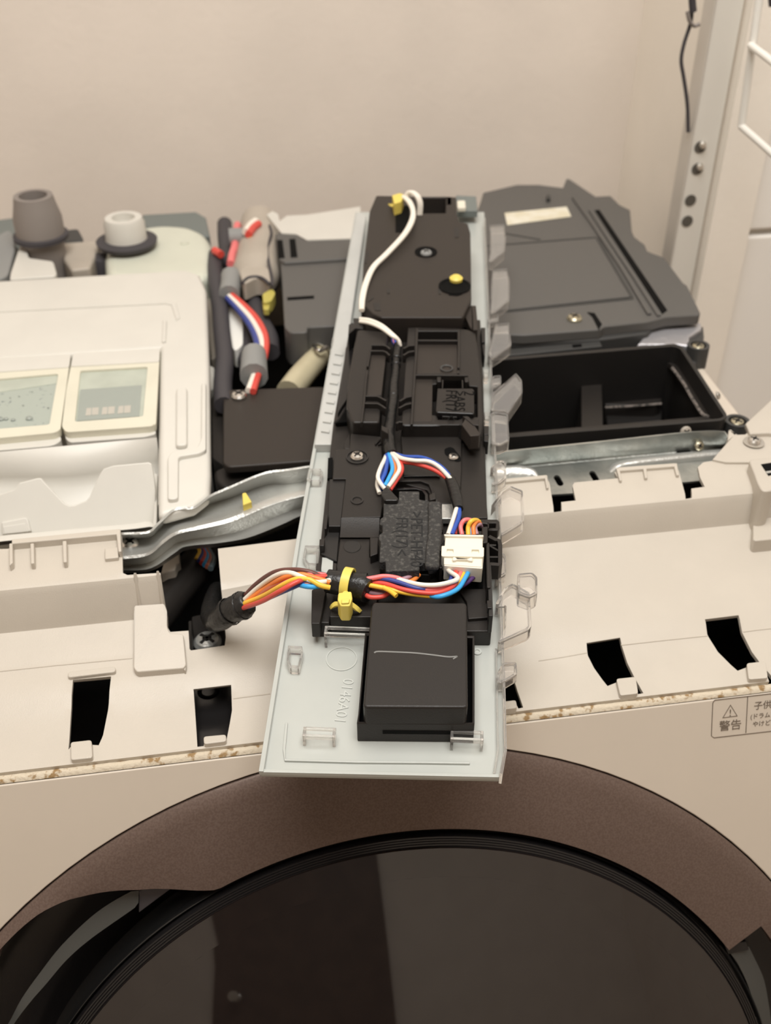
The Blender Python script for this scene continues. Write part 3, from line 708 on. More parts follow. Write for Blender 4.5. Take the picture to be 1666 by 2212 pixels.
loft('tray_front_rim', [Wz('B3', [(-620, 2083), (0, 2015), (700, 1950), (1300, 1896), (1470, 1872), (1530, 1900)], .9735), Wz('B3', [(-620, 2108), (0, 2040), (700, 1975), (1300, 1920), (1480, 1900), (1535, 1915)], .9765),
     Wz('B3', [(-620, 2138), (0, 2072), (700, 2002), (1300, 1950), (1490, 1925), (1540, 1930)], .9765), Wz('B3', [(-620, 2163), (0, 2100), (700, 2030), (1300, 1975), (1490, 1945), (1542, 1945)], .972),
     Wz('B3', [(-620, 2173), (0, 2110), (700, 2045), (1300, 1985), (1490, 1955), (1543, 1950)], .955)], 'cream', tr, n=40, solid=.002)
zslab('tray_side', 'B3', [(1520, 1290), (1548, 1390), (1572, 1400), (1560, 1920), (1520, 1930), (1545, 1560)], .978, .025, 'cream', tr, bevel=.001)

# --- black cover plate beside the dispenser
bc = thing('junction_cover', W(570, 930, .93), 'flat matt black cover plate with one screw between the dispenser and the loose panel', 'cover')
zslab('cover_plate', 'L2', [(1115, 118), (1140, 95), (1600, 80), (1720, 85), (1720, 470), (1550, 452), (1140, 482), (1112, 462)], .990, .006, 'tray_brown', bc, bevel=.0015, r=.003)
zslab('cover_base', 'L2', [(1070, 500), (1120, 480), (1560, 455), (1720, 480), (1720, 560), (1400, 560), (1120, 585), (1075, 555)], .978, .03, 'black_satin', bc, bevel=.002, r=.004)
zslab('cover_base', 'L2', [(1058, 130), (1110, 90), (1125, 480), (1060, 440)], .975, .03, 'black_satin', bc, bevel=.002, r=.004)
screw('screw', W(*px('L2', [(1195, 132)])[0], .9902), ZUP, .0056, 'steel', bc)

# --- odds and ends in the channel left of the panel
gb = thing('filter_box', W(680, 650, .95), 'dark grey filter box tucked behind the loose panel with a slotted top', 'box')
zslab('box_top', 'B2', [(890, 640), (1700, 590), (1700, 1320), (1180, 1345), (1190, 1400), (990, 1405), (930, 1340)], 1.000, .03, 'grey_cover', gb, bevel=.0016, r=.004)
zslab('box_rear', 'B2', [(830, 330), (930, 270), (940, 200), (1100, 200), (1160, 360), (1700, 330), (1700, 590), (930, 640), (870, 600)], 1.003, .03, 'grey_cover', gb, bevel=.0016)
for q in ([(850, 395), (910, 395), (935, 590), (865, 590)], [(985, 385), (1050, 380), (1075, 580), (1000, 585)]): zslab('vent_slot', 'B2', q, 1.0034, .001, 'void', gb, bevel=0)
strip('box_groove', Wz('B2', [(920, 640), (1600, 592)], 1.0008), ZUP, .0024, .001, 'grey_dark', gb, bevel=0)
zslab('box_groove', 'B2', [(960, 1020), (1255, 1000), (1255, 1030), (965, 1050)], 1.0004, .001, 'void', gb, bevel=0)
slab('box_lower', Wz('B2', [(950, 1400), (1700, 1340), (1700, 1640), (1100, 1660), (960, 1600)], .965), V((0, 0, -.05)), 'black_satin', gb, bevel=.003)
wl = zslab('white_duct', 'B2', [(740, 120), (800, 80), (860, 110), (880, 190), (960, 130), (1180, 120), (1760, 30), (1760, 375), (1180, 395), (1060, 330), (900, 320)], 1.004, .03, 'cream', bevel=0)
tag(wl, 'white plastic moulding rising behind the dark grey filter box', 'moulding')
hz = tube('drain_hose', Wz('B2', [(1480, 1480), (1350, 1620), (1240, 1740), (1100, 1900), (980, 2060)], .975), [.0075, .0085, .0095, .0100, .0100], 'hose', n=16)
tag(hz, 'cloudy yellowish rubber hose running under the black cover plate', 'hose')
hc = thing('hose_clamp', W(*px('B2', [(1330, 1640)])[0], .975), 'wire spring clamp around the cloudy yellowish hose', 'clamp')
for (x, y) in ((1310, 1660), (1350, 1615)):
    p = W(*px('B2', [(x, y)])[0], .975); d = (W(*px('B2', [(1100, 1900)])[0], .975)-p).normalized(); u = d.orthogonal().normalized(); v_ = d.cross(u)
    tube('clamp_ring', [p+u*(math.cos(a)*.0105)+v_*(math.sin(a)*.0105) for a in [2*math.pi*i/16 for i in range(17)]], .0010, 'steel', hc, n=6, res=2)
tube('clamp_ear', Wz('B2', [(1250, 1540), (1290, 1600), (1330, 1600), (1400, 1560)], .988), .0016, 'steel', hc, n=6)
# grey-beige pipe with elbow
pb_ = thing('rear_pipe', W(560, 560, .95), 'grey beige elbow pipe strapped between dispenser and filter box', 'pipe')
tube('pipe_body', Wz('B2', [(660, 210), (660, 420), (640, 640), (620, 800), (600, 960)], .985), [.018, .020, .021, .022, .014], 'pipe_beige', pb_, n=20)
zslab('pipe_flange', 'B2', [(520, 240), (760, 215), (780, 300), (770, 560), (590, 600), (500, 560)], 1.000, .016, 'pipe_beige', pb_, bevel=.004, r=.006)
zslab('pipe_flange', 'B2', [(440, 720), (560, 650), (760, 690), (790, 860), (640, 800), (480, 880)], 1.002, .016, 'pipe_beige', pb_, bevel=.004, r=.006)
tube('pipe_band', Wz('B2', [(465, 870), (530, 815), (620, 800), (700, 820), (770, 880)], 1.002), .0016, 'rubber', pb_, n=6)
tube('pipe_band', Wz('B2', [(770, 240), (790, 330), (750, 480), (760, 640), (790, 780), (800, 900)], 1.002), .0014, 'rubber', pb_, n=6)
def bundle(name, label, wires, sleeves, parent=None, cat='wires', r=.0011):
    t = thing(name, wires[0][0][0] if wires else sleeves[0][0][0], label, cat)
    for pts, m in wires: tube('wire', pts, r, m, t, n=8)
    for pts, rr, m in sleeves: tube('sleeve', pts, rr, m, t, n=12)
    return t
zc = .992
w_ = [([(330, 1010), (430, 1110), (560, 1250), (650, 1400), (690, 1520), (690, 1640), (600, 1880), (540, 2040)], 'wire_white', 0), ([(360, 1000), (480, 1100), (610, 1230), (700, 1370), (735, 1500), (720, 1650), (640, 1890), (590, 2050)], 'wire_red', .0004),
      ([(310, 1030), (420, 1150), (540, 1300), (610, 1440), (640, 1560), (640, 1640)], 'wire_navy', -.001)]
bundle('sensor_wires', 'red, white and blue wires in grey tape curving down to the black cover plate',
       [(Wz('B2', p, zc+dz), m) for p, m, dz in w_],
       [(Wz('B2', [(350, 790), (350, 880), (330, 1000)], zc), .0090, 'grey_tape'), (Wz('B2', [(600, 1640), (600, 1740), (600, 1880)], zc), [.0095, .0100, .0105], 'grey_tape')], r=.0026)
bundle('coral_wires', 'orange and white wires held by a grey tape wrap at the rear of the pipe',
       [(Wz('B2', [(420, 230), (400, 320), (390, 460), (360, 560), (345, 660)], .995), 'wire_pink'), (Wz('B2', [(540, 340), (590, 270), (650, 220)], 1.007), 'wire_red'), (Wz('B2', [(510, 310), (560, 240), (620, 190)], 1.007), 'wire_white'), (Wz('B2', [(170, 510), (240, 555)], .995), 'wire_red')],
       [(Wz('B2', [(330, 370), (430, 365), (520, 365)], .998), .0085, 'grey_tape')], r=.0036)
bundle('black_cables', 'black sleeved cables hanging along the right side of the dispenser', [],
       [(Wz('B2', [(180, 560), (170, 720), (190, 900), (230, 1150), (250, 1400), (280, 1700), (260, 1980), (270, 2200)], .985), .0070, 'rubber'),
        (Wz('B2', [(280, 220), (290, 420), (330, 640), (420, 760), (560, 1000), (640, 1220), (760, 1450), (780, 1620)], .978), .0075, 'rubber'),
        (Wz('B2', [(420, 1180), (470, 1340), (500, 1560), (540, 1760)], .970), .0080, 'rubber')], cat='cable')
wt = zslab('white_sleeve', 'B2', [(290, 1030), (360, 1040), (440, 1180), (480, 1300), (480, 1540), (390, 1610), (340, 1520)], .980, .016, 'wire_white_coat', bevel=.004, r=.006)
tag(wt, 'white rounded plastic sleeve beside the black cables', 'sleeve')
bs = zslab('side_bracket', 'B2', [(60, 880), (200, 900), (250, 1500), (260, 1650), (130, 1690)], .968, .02, 'pipe_beige', bevel=.002)
tag(bs, 'pale grey plastic strip hugging the dispenser housing', 'strip')
bs = zslab('side_catch', 'B2', [(100, 1740), (170, 1780), (190, 2000), (120, 2020)], .978, .02, 'cream', bevel=.002)
tag(bs, 'small cream catch on the dispenser housing side', 'catch')
yt_ = thing('yellow_clamp', W(575, 650, .98), 'yellow plastic cable clamp under the grey beige elbow pipe', 'clamp')
zslab('clamp_head', 'B2', [(690, 980), (800, 920), (835, 970), (790, 1060), (700, 1080)], .998, .010, 'yellow_dim', yt_, bevel=.0015, r=.003)
zslab('clamp_tail', 'B2', [(690, 1050), (780, 1040), (765, 1150), (700, 1150)], .995, .006, 'yellow_dim', yt_, bevel=.001, r=.002)
yp = lathe('yellow_plug', W(*px('B2', [(600, 405)])[0], 1.0005), ZUP, [(.0055, 0), (.0055, .003), (.004, .0045), (0, .005)], 'yellow_dim', n=16)
tag(yp, 'tiny yellow plug on the grey beige pipe flange', 'plug')
# --- rear row of fittings on the left
def fitting(name, label, o, prof, m, cat, extra=()):
    t = thing(name, o, label, cat)
    lathe('fitting_body', o, ZUP, prof, m, t, n=28)
    for n_, pr_, m_ in extra: lathe(n_, o, ZUP, pr_, m_, t, n=28)
    return t
o = W(*px('B1', [(545, 700)])[0], .985)
fitting('inlet_nozzle', 'brown grey inlet nozzle with a hollow top standing against the wall', o, [(.019, -.02), (.019, .018), (.0215, .020), (.0215, .038), (.0185, .050), (.0170, .058), (.0125, .058), (.0120, .04), (0, .04)], 'pipe_grey', 'nozzle',
        [('seal_ring', [(.0215, .018), (.0245, .019), (.0245, .0225), (.0215, .0235)], 'rubber')])
o = W(*px('B1', [(1530, 560)])[0], .992)
fitting('filler_neck', 'white hollow filler neck with a wide black seal on the pale tank', o, [(.020, .003), (.0185, .010), (.0185, .022), (.0165, .027), (.0105, .027), (.0100, .020), (0, .020)], 'cream', 'filler neck',
        [('seal_ring', [(.0195, .001), (.027, .002), (.028, .0055), (.0195, .0075)], 'rubber')])
tk = thing('water_tank', W(370, 540, .95), 'pale greenish rounded water tank behind the dispenser', 'tank')
zslab('tank_body', 'L1', [(530, 330), (560, 270), (700, 215), (830, 195), (980, 205), (1060, 240), (1095, 300), (1085, 470), (900, 480), (540, 470)], .990, .05, 'tank', tk, bevel=.010, seg=4, r=.012)
for x, y, r_ in ((950, 298, .004),): lathe('tank_boss', W(*px('L1', [(x, y)])[0], .990), ZUP, [(r_, 0), (r_, .001), (r_*.7, .0012), (0, .0006)], 'tank', tk, n=16)
for x, y, r_, lb in ((668, 400, .0150, 'round dark rubber stopper in front of the white filler neck'), (530, 410, .0120, 'dark rubber stopper beside the pale round tank corner')):
    st = lathe('rubber_stopper', W(*px('L1', [(x, y+12)])[0], .974), ZUP, [(r_, -.02), (r_, .004), (r_*.85, .010), (r_*.4, .013), (0, .0135)], 'rubber', n=24)
    tag(st, lb, 'stopper')
ob = zslab('rear_strip', 'L1', [(730, 150), (1010, 135), (1060, 165), (1080, 260), (760, 260)], .984, .02, 'slate_plastic', bevel=.002); tag(ob, 'slate green plastic strip along the wall behind the tank', 'strip')
ob = zslab('rear_bracket', 'B1', [(-80, 250), (150, 215), (300, 270), (330, 560), (220, 600), (120, 520), (-80, 480)], .983, .02, 'slate_plastic', bevel=.003); tag(ob, 'slate grey bracket left of the brown inlet nozzle', 'bracket')
ob = zslab('rear_clip', 'B1', [(700, 370), (940, 345), (990, 440), (1000, 500), (760, 520)], .986, .02, 'grey_dark', bevel=.003); tag(ob, 'dark grey clip between the brown nozzle and the white filler neck', 'clip')
ob = zslab('valve_block', 'B1', [(740, 520), (1170, 490), (1200, 560), (1080, 820), (850, 850), (760, 720)], .988, .03, 'pipe_beige', bevel=.003); tag(ob, 'pale valve block between the nozzle and the rubber stoppers', 'valve')
ob = zslab('white_latch', 'B1', [(120, 880), (230, 560), (310, 560), (350, 700), (640, 740), (680, 880), (660, 920), (110, 960)], .998, .02, 'cream', bevel=.003, r=.003); tag(ob, 'white moulded latch at the rear edge of the dispenser', 'latch')
ob = zslab('grey_shield', 'B1', [(-120, 480), (100, 360), (160, 420), (180, 600), (90, 920), (-120, 1000)], .998, .02, 'pipe_beige' if False else 'grey_tape', bevel=.004, r=.008); tag(ob, 'pale grey curved shield beside the white latch', 'shield')
# --- wiring visible through the opening in the fascia
bundle('inner_loom', 'thick black sleeved loom with coloured wire ends inside the fascia opening',
       [(Wz('B8', [(905+i*34, 240+i*14), (985+i*30, 330+i*18), (940+i*32, 430+i*20)], .955), 'wire_'+c) for i, c in enumerate(('yellow', 'navy', 'red', 'azure', 'rust', 'slate'))],
       [(Wz('B8', [(1080, 330), (980, 430), (850, 600), (700, 780), (560, 960), (420, 1150)], .945), .0115, 'black_satin')], r=.0020)
ch = zslab('lower_bracket', 'B8', [(560, 440), (740, 330), (748, 455), (715, 470), (690, 540), (520, 590)], .962, .01, 'beige', bevel=.001); tag(ch, 'small beige tab under the bent metal bracket', 'bracket')
ip = thing('inner_plate', W(*px('B8', [(1060, 1250)])[0], .93), 'black inner plate with a domed screw seen through the fascia opening', 'plate')
zslab('plate_face', 'B8', [(880, 1080), (1240, 1000), (1300, 1480), (880, 1500)], .934, .004, 'black_satin', ip, bevel=.001)
zslab('plate_rib', 'B8', [(840, 1130), (885, 1120), (890, 1500), (850, 1500)], .946, .01, 'black_satin', ip, bevel=.001)
screw('screw', W(*px('B8', [(1070, 1405)])[0], .936), ZUP, .0085, 'zinc', ip)
# black inner panel behind the second slot, with a screw hole
bp_ = thing('slot_panel', W(*px('L8', [(1190, 1000)])[0], .925), 'glossy black inner panel with a screw hole behind the fascia slot', 'panel')
zslab('panel_face', 'L8', [(1020, 840), (1380, 800), (1380, 1300), (1020, 1300)], .940, .004, 'black_gloss', bp_, bevel=0)
lathe('screw_hole', W(*px('L8', [(1172, 892)])[0], .9402), ZUP, [(.0062, 0), (.0055, .0008), (.0040, .0004), (.0034, -.0006), (0, -.0006)], 'void', bp_, n=20)

# ================================================================== loose control panel
cp = thing('control_panel', PP(830, 1200, 0), 'washer control panel lying loose face down on the open machine, black trays and translucent plate', 'control panel')
HP = .0105
plate = pslab('face_plate', 'F', [(560, 1668), (1081, 1679), (1091, 1625), (1086, 1438), (1074, 1074), (1062, 850), (1047, 457), (769, 457), (679, 960), (641, 1162)], 0, .004, 'plate', cp, bevel=.001)
# rims
strip('rim', Pz('F', [(564, 1666), (645, 1162), (681, 962), (771, 458)], .0028), dN, .0022, .003, 'plate', plate)
strip('rim', Pz('F', [(564, 1664), (1079, 1675)], .0022), dN, .0018, .0024, 'plate', plate)
strip('rim', Pz('E5', [(600, 0), (560, 430), (575, 610), (1150, 625), (1700, 640), (2900, 650), (3600, 660)], .0012), dN, .0012, .0014, 'plate', plate)
strip('clear_rim', Pz('F', [(1083, 1672), (1092, 1620), (1089, 1480), (1085, 1380), (1078, 1200), (1071, 1000), (1061, 800), (1047, 470)], .0075), dN, .0014, .0075, 'clear', plate)
strip('clear_rim', Pz('F', [(1068, 1670), (1076, 1620), (1072, 1400)], .003), dN, .0010, .003, 'clear', plate)
# pale strip beside the tray at the rear left, with small wedge marks
pslab('edge_strip', 'P3', [(118, 1726), (228, 1726), (330, 1090), (450, 250), (388, 230)], .006, .006, 'frost', plate)
for i in range(9):
    y = 1640-i*62; x = 138+(1726-y)*.178
    pslab('wedge', 'P3', [(x+6, y), (x+62, y-12), (x+58, y+8)], .0072, .0014, 'frost', plate, bevel=0)
text('mould_code', '0146A01', .0075, PP(*px('P5', [(512, 795)])[0], .0002), (Pz('P5', [(500, 1010)])[0]-Pz('P5', [(545, 795)])[0]).normalized(), dN.cross((Pz('P5', [(500, 1010)])[0]-Pz('P5', [(545, 795)])[0]).normalized()), 'plate_code', plate, depth=.0002)
lathe('mould_mark', PP(*px('P5', [(500, 690)])[0], .0001), dN, [(.0078, 0), (.0078, .0003), (.0073, .0003), (.0073, 0)], 'plate_code', plate, n=32)
lathe('mould_mark', PP(*px('P5', [(1240, 652)])[0], .0001), dN, [(.0022, 0), (.0022, .0006), (.0012, .0006), (.001, 0), (0, 0)], 'plate_code', plate, n=20)
def clear_clip(c, a, wdir, w_, hdir_h=.008, depth=.004, name='clear_clip'):
    """U-shaped clear hook: two posts with a cross bar, standing on the plate"""
    b = a+wdir*w_; f = dN
    bm = bmesh.new(); back = dN.cross(wdir).normalized()
    for p in (a, b-wdir*.0014): add_slab(bm, [p+f*hdir_h, p+wdir*.0014+f*hdir_h, p+wdir*.0014+f*hdir_h+back*depth, p+f*hdir_h+back*depth], -f*hdir_h)
    add_slab(bm, [a+f*hdir_h, b+f*hdir_h, b+f*hdir_h+back*.0014, a+f*hdir_h+back*.0014], -f*.0026)
    add_slab(bm, [a+f*hdir_h+back*(depth-.0014), b+f*hdir_h+back*(depth-.0014), b+f*hdir_h+back*depth, a+f*hdir_h+back*depth], -f*.0016)
    return put(name, mesh_bm(bm, name), 'clear', plate, bevel=.0003)
pw = lambda c, x, y, h=0: PP(*px(c, [(x, y)])[0], h)
for c_, x, y, ww, hh in (('P5', 408, 630, .0325, .0105), ('P5', 290, 1165, .0150, .0075), ('P5', 1090, 1190, .0150, .0085)):
    clear_clip(c_, pw(c_, x, y, 0), dW, ww, hh, .0055)
for c_, q in (('P5', [(300, 70), (378, 70), (372, 185), (318, 180), (288, 140)]), ('P5', [(208, 615), (285, 620), (290, 660), (268, 745), (218, 740), (200, 700)]), ('Q7', [(700, 75), (860, 75), (900, 130), (870, 260), (720, 260), (665, 215)]), ('P3', [(175, 1450), (225, 1450), (215, 1500), (170, 1500)]), ('P3', [(232, 1040), (272, 1040), (265, 1090), (225, 1090)]), ('P3', [(330, 720), (372, 720), (368, 760), (325, 760)])):
    p = Pz(c_, q, .0045)
    slab('clear_hook', p, -dN*.0045, 'clear', plate, holes=[[a.lerp(sum(p, V((0, 0, 0)))/len(p), .30) for a in p]], bevel=.0003)
# hood-shaped clear clips along the right rim
hoods = [('Q6', [(165, 575), (260, 440), (330, 398), (440, 440), (455, 690), (430, 725), (250, 830), (240, 690), (245, 480)], .010),
         ('Q6', [(200, 1430), (280, 1290), (350, 1245), (500, 1330), (520, 1610), (490, 1650), (220, 1765), (290, 1620), (280, 1420)], .010),
         ('Q6', [(395, 1160), (525, 1150), (568, 1190), (570, 1330), (500, 1365), (400, 1330)], .013),
         ('Q6', [(155, 250), (215, 185), (270, 178), (298, 200), (298, 330), (235, 380), (165, 390), (195, 340), (190, 240)], .008),
         ('Q6', [(240, 990), (270, 980), (295, 1010), (296, 1165), (195, 1215), (215, 1150)], .008),
         ('Q6', [(222, 2010), (270, 1930), (385, 1925), (396, 2030), (260, 2110), (215, 2110)], .008),
         ('E4', [(100, 2200), (90, 1900), (140, 1885), (265, 1905), (280, 2170), (180, 2212)], .010),
         ('E4', [(90, 1870), (110, 1700), (345, 1500), (405, 1570), (410, 1690), (265, 1900), (240, 1880)], .011),
         ('E4', [(90, 1640), (110, 1530), (195, 1520), (200, 1600), (150, 1640)], .008),
         ('E4', [(65, 1310), (140, 1010), (280, 995), (300, 1220), (110, 1355)], .010),
         ('E4', [(90, 900), (95, 640), (110, 470), (260, 460), (285, 590), (280, 770), (140, 890)], .010),
         ('E4', [(75, 380), (90, 200), (80, 30), (230, 20), (245, 160), (235, 280), (100, 390)], .010),
         ('E4', [(60, 1000), (70, 920), (165, 905), (175, 980)], .006)]
for c_, q, h_ in hoods:
    p = fillet(Pz(c_, q, h_), .0012, 2)
    ctr = sum(p, V((0, 0, 0)))/len(p)
    slab('clear_hood', p, -dN*(h_*.8), 'clear', plate, holes=[[a+(ctr-a).normalized()*.0016 for a in p]], bevel=.0003)
    q2 = [a+(ctr-a).normalized()*.0012-dN*.0012 for a in p]
    slab('clear_hood_top', q2, -dN*.0010, 'clear', plate, bevel=0)
# --- black tray
tray = pslab('circuit_tray', 'F', [(675, 1345), (712, 1346), (714, 1332), (802, 1332), (802, 1364), (1062, 1364), (1053, 1115), (1044, 817), (1038, 690), (757, 697), (720, 915), (707, 1030), (683, 1265)], HP, HP+.0002, 'black_satin', cp, bevel=.0008)
TB = tray
def tp(name, c, pts, h, t=.012, m='black_satin', parent=TB, **k): return pslab(name, c, pts, h, t, m, parent, **k)
tp('tray_rail', 'P4', [(97, 1330), (152, 1330), (195, 1110), (130, 1100), (100, 1112)], .0155, .010)
tp('tray_plateau', 'P4', [(250, 215), (318, 205), (345, 200), (352, 108), (545, 128), (560, 330), (566, 500), (545, 645), (290, 652), (318, 400), (235, 400)], .0185)
tp('tray_plateau', 'P4', [(215, 400), (320, 400), (286, 705), (208, 705)], .0170, m='black')
tp('tray_ledge', 'P4', [(208, 690), (284, 690), (262, 930), (160, 880)], .0125, m='black')
loft('tray_ramp', [Pz('P4', [(290, 650), (410, 650), (536, 650)], .0186), Pz('P4', [(286, 720), (410, 720), (534, 718)], .0165), Pz('P4', [(281, 776), (400, 776), (531, 776)], .0160), Pz('P4', [(280, 790), (400, 790), (531, 790)], .0120)], 'black_satin', TB, n=10, solid=.001, smooth=30)
tp('tray_plateau', 'P4', [(284, 782), (474, 782), (474, 905), (536, 930), (545, 1060), (520, 1190), (482, 1288), (216, 1288), (262, 960)], .0145)
tp('tray_post', 'P4', [(474, 775), (530, 775), (525, 880), (476, 898)], .0200)
tp('tray_window', 'P4', [(168, 905), (238, 912), (232, 1010), (160, 1005)], .0112, .003, m='plate', bevel=0)
for q in ([(150, 785), (185, 785), (180, 830), (148, 830)], [(130, 940), (160, 940), (158, 1010), (125, 1000)], [(185, 630), (205, 630), (196, 720), (178, 720)], [(236, 940), (262, 940), (255, 1010), (236, 1010)]): tp('tray_tooth', 'P4', q, .0175, .008)
tp('tray_recess', 'P4', [(205, 265), (235, 262), (232, 395), (200, 395)], .0125, .002, m='void', bevel=0)
tp('tray_teeth', 'P4', [(310, 170), (345, 105), (352, 205), (310, 205)], .0150, .006)
lathe('tray_dimple', pw('Q1', 545, 1075, .0187), dN, [(.0036, 0), (.0036, .0004), (.0026, .0004), (.0022, -.0003), (0, -.0003)], 'black', TB, n=20)
lathe('tray_dimple', pw('P4', 360, 835, .0146), dN, [(.0048, 0), (.0046, .0002), (0, .0002)], 'black', TB, n=24)
lathe('screw_seat', pw('Q1', 548, 525, .0186), dN, [(.0066, 0), (.0066, .0008), (.0058, .0008), (.0056, 0), (0, 0)], 'black', TB, n=28)
screw('screw', pw('Q1', 548, 520, .0188), dN, .0040, 'steel', TB)
# middle plate with oblong screw slot
tp('tray_plateau', 'P4', [(672, 92), (1000, 92), (1062, 150), (1062, 330), (1050, 560), (900, 560), (840, 470), (650, 420), (690, 380)], .0150)
tp('tray_flange', 'P4', [(1062, 150), (1195, 140), (1232, 650), (1060, 655), (1052, 560)], .0120, m='black_satin')
strip('tray_rib', Pz('P4', [(690, 378), (900, 376), (925, 382)], .0165), dN, .0016, .005, 'black_gloss', TB)
strip('tray_rib', Pz('P4', [(622, 462), (770, 458), (815, 470), (838, 500), (838, 540)], .0180), dN, .0018, .008, 'black_gloss', TB)
strip('tray_rib', Pz('P4', [(640, 412), (800, 408), (860, 430), (880, 480), (880, 540)], .0170), dN, .0018, .008, 'black_satin', TB)
sl = Pz('P4', [(952, 208), (985, 194), (1010, 200), (1056, 258), (1060, 285), (1030, 290), (985, 262), (955, 238)], .0153)
slab('screw_slot', fillet(sl, .0015), -dN*.001, 'void', TB, bevel=0)
screw('screw', pw('P4', 1010, 262, .0153), dN, .0030, 'steel', TB)
tp('metal_tab', 'P4', [(935, 560), (1000, 560), (1015, 600), (1010, 655), (935, 655)], .0165, .004, m='zinc')
# near wall of the tray, right rail
strip('tray_rail', Pz('P4', [(1240, 940), (1250, 1180), (1252, 1280)], .0230), dN, .0020, .012, 'black', TB)
strip('tray_rail', Pz('P4', [(1240, 1180), (1244, 1230)], .0238), dN, .0022, .004, 'black_gloss', TB)
tp('tray_plateau', 'P4', [(1040, 1105), (1225, 1105), (1235, 1290), (1105, 1300), (1095, 1190)], .0125, .004)
tp('tray_recess', 'P4', [(940, 985), (1200, 985), (1200, 1100), (1040, 1105), (950, 1060)], .0112, .001, m='void', bevel=0)
# --- foam-covered module
fm = pslab('foam_module', 'Q1', [(890, 1082), (1080, 1080), (1085, 957), (1345, 957), (1347, 1062), (1480, 1085), (1580, 1055), (1588, 1500), (1562, 1905), (1465, 1930), (1455, 1878), (1352, 1885), (1345, 1975), (915, 1988), (910, 1862), (830, 1868), (845, 1605), (820, 1565), (830, 1512), (872, 1490), (872, 1392), (836, 1382), (842, 1312), (882, 1285)], .0265, .0060, 'foam', cp, bevel=.0006)
pslab('module_base', 'Q1', [(900, 1100), (1570, 1080), (1555, 1900), (1340, 1970), (920, 1985), (850, 1860)], .0205, .010, 'black', fm, bevel=.0006)
strip('foam_roll', Pz('Q1', [(1540, 1075), (1550, 1300), (1545, 1500), (1520, 1700), (1510, 1920)], .0300), dN, .0072, .0040, 'foam', fm, bevel=.0016)
strip('foam_crease', Pz('Q1', [(1512, 1100), (1520, 1300), (1512, 1500), (1490, 1700), (1480, 1880)], .02675), dN, .0007, .0006, 'foam_print', fm, bevel=0)
ex = (Pz('Q1', [(1300, 1650)])[0]-Pz('Q1', [(1300, 1230)])[0]).normalized(); ey = dN.cross(ex)
text('moulded_text', '>PET-HF40', .0092, pw('Q1', 1238, 1215, .0266), ex, ey, 'foam_print', fm, depth=.00008)
text('moulded_text', 'FR(17)<', .0092, pw('Q1', 1050, 1290, .0266), ex, ey, 'foam_print', fm, depth=.00008)
for q in ([(1590, 1355), (1640, 1355), (1650, 1480), (1590, 1480)], [(1590, 1620), (1666, 1620), (1666, 1720), (1580, 1720)], [(1580, 1790), (1640, 1790), (1640, 1900), (1575, 1900)]): pslab('module_lug', 'Q1', q, .0215, .008, 'black_satin', fm)
pslab('module_foot', 'Q1', [(1360, 1900), (1490, 1900), (1490, 2040), (1350, 2030)], .0180, .006, 'black_satin', fm)
pslab('module_tower', 'Q1', [(1470, 1000), (1550, 970), (1560, 1055), (1480, 1075)], .0290, .012, 'black_satin', fm)
# --- socket frame that carries the white connector
sk = pslab('connector_frame', 'Q2', [(585, 990), (1075, 995), (1102, 1020), (1106, 1110), (1085, 1140), (950, 1142), (945, 1060), (900, 1050), (590, 1045)], .0225, .006, 'black_satin', cp, bevel=.0008, holes=[[(960, 1045), (1055, 1045), (1050, 1105), (962, 1105)]])
pslab('frame_post', 'Q2', [(868, 1095), (945, 1085), (945, 1300), (880, 1310), (870, 1215)], .0250, .012, 'black_satin', sk)
pslab('frame_post', 'Q2', [(925, 1300), (968, 1300), (985, 1900), (935, 1900)], .0240, .012, 'black_satin', sk)
strip('frame_loop', Pz('Q2', [(960, 1215), (1060, 1265), (1098, 1270), (1112, 1330), (1112, 1570), (1090, 1590), (955, 1582)], .0225), dN, .0022, .010, 'black_satin', sk)
for q in ([(965, 1330), (1060, 1335)], [(970, 1340), (1095, 1410)], [(960, 1490), (1105, 1490)]): strip('frame_rib', Pz('Q2', q, .0215), dN, .0012, .008, 'black_satin', sk)
pslab('frame_floor', 'Q2', [(950, 1210), (1110, 1260), (1112, 1585), (955, 1585)], .0125, .004, 'void', sk, bevel=0)
for q in ([(290, 1190), (365, 1190), (360, 1300), (345, 1320), (290, 1320)], [(290, 1500), (345, 1500), (345, 1640), (300, 1640)], [(290, 1030), (355, 1040), (355, 1140), (290, 1130)]): pslab('frame_lug', 'Q2', q, .0220, .010, 'black_satin', sk)
# --- upper cable bridge: left block
ub = pslab('cable_bridge', 'Q3', [(455, 345), (500, 325), (870, 360), (885, 410), (770, 1600), (750, 1618), (400, 1618), (380, 1590), (310, 1375), (330, 1100), (390, 700), (440, 420)], .0265, .016, 'black_satin', cp, bevel=.0018, seg=3)
def up_(name, c, q, h, t=.003, m='black_satin', **k): return pslab(name, c, q, h, t, m, ub, **k)
pslab('bridge_floor', 'Q3', [(655, 640), (862, 660), (795, 1240), (592, 1245)], .0269, .0012, 'tray_brown', ub, bevel=.0003)
strip('bridge_rib', Pz('Q3', [(655, 545), (630, 700), (602, 840)], .0295), dN, .0012, .004, 'black_satin', ub)
strip('bridge_rib', Pz('Q3', [(600, 890), (575, 1100), (560, 1300), (535, 1500), (520, 1615)], .0295), dN, .0012, .004, 'black_satin', ub)
for q in ([(655, 542), (820, 545), (870, 560), (915, 600)], [(645, 622), (820, 625), (860, 640), (910, 685)], [(575, 1248), (740, 1252), (790, 1275), (862, 1315)], [(565, 1348), (740, 1352), (790, 1375), (855, 1420)]): strip('bridge_rib', Pz('Q3', q, .0300), dN, .0014, .006, 'black_satin', ub)
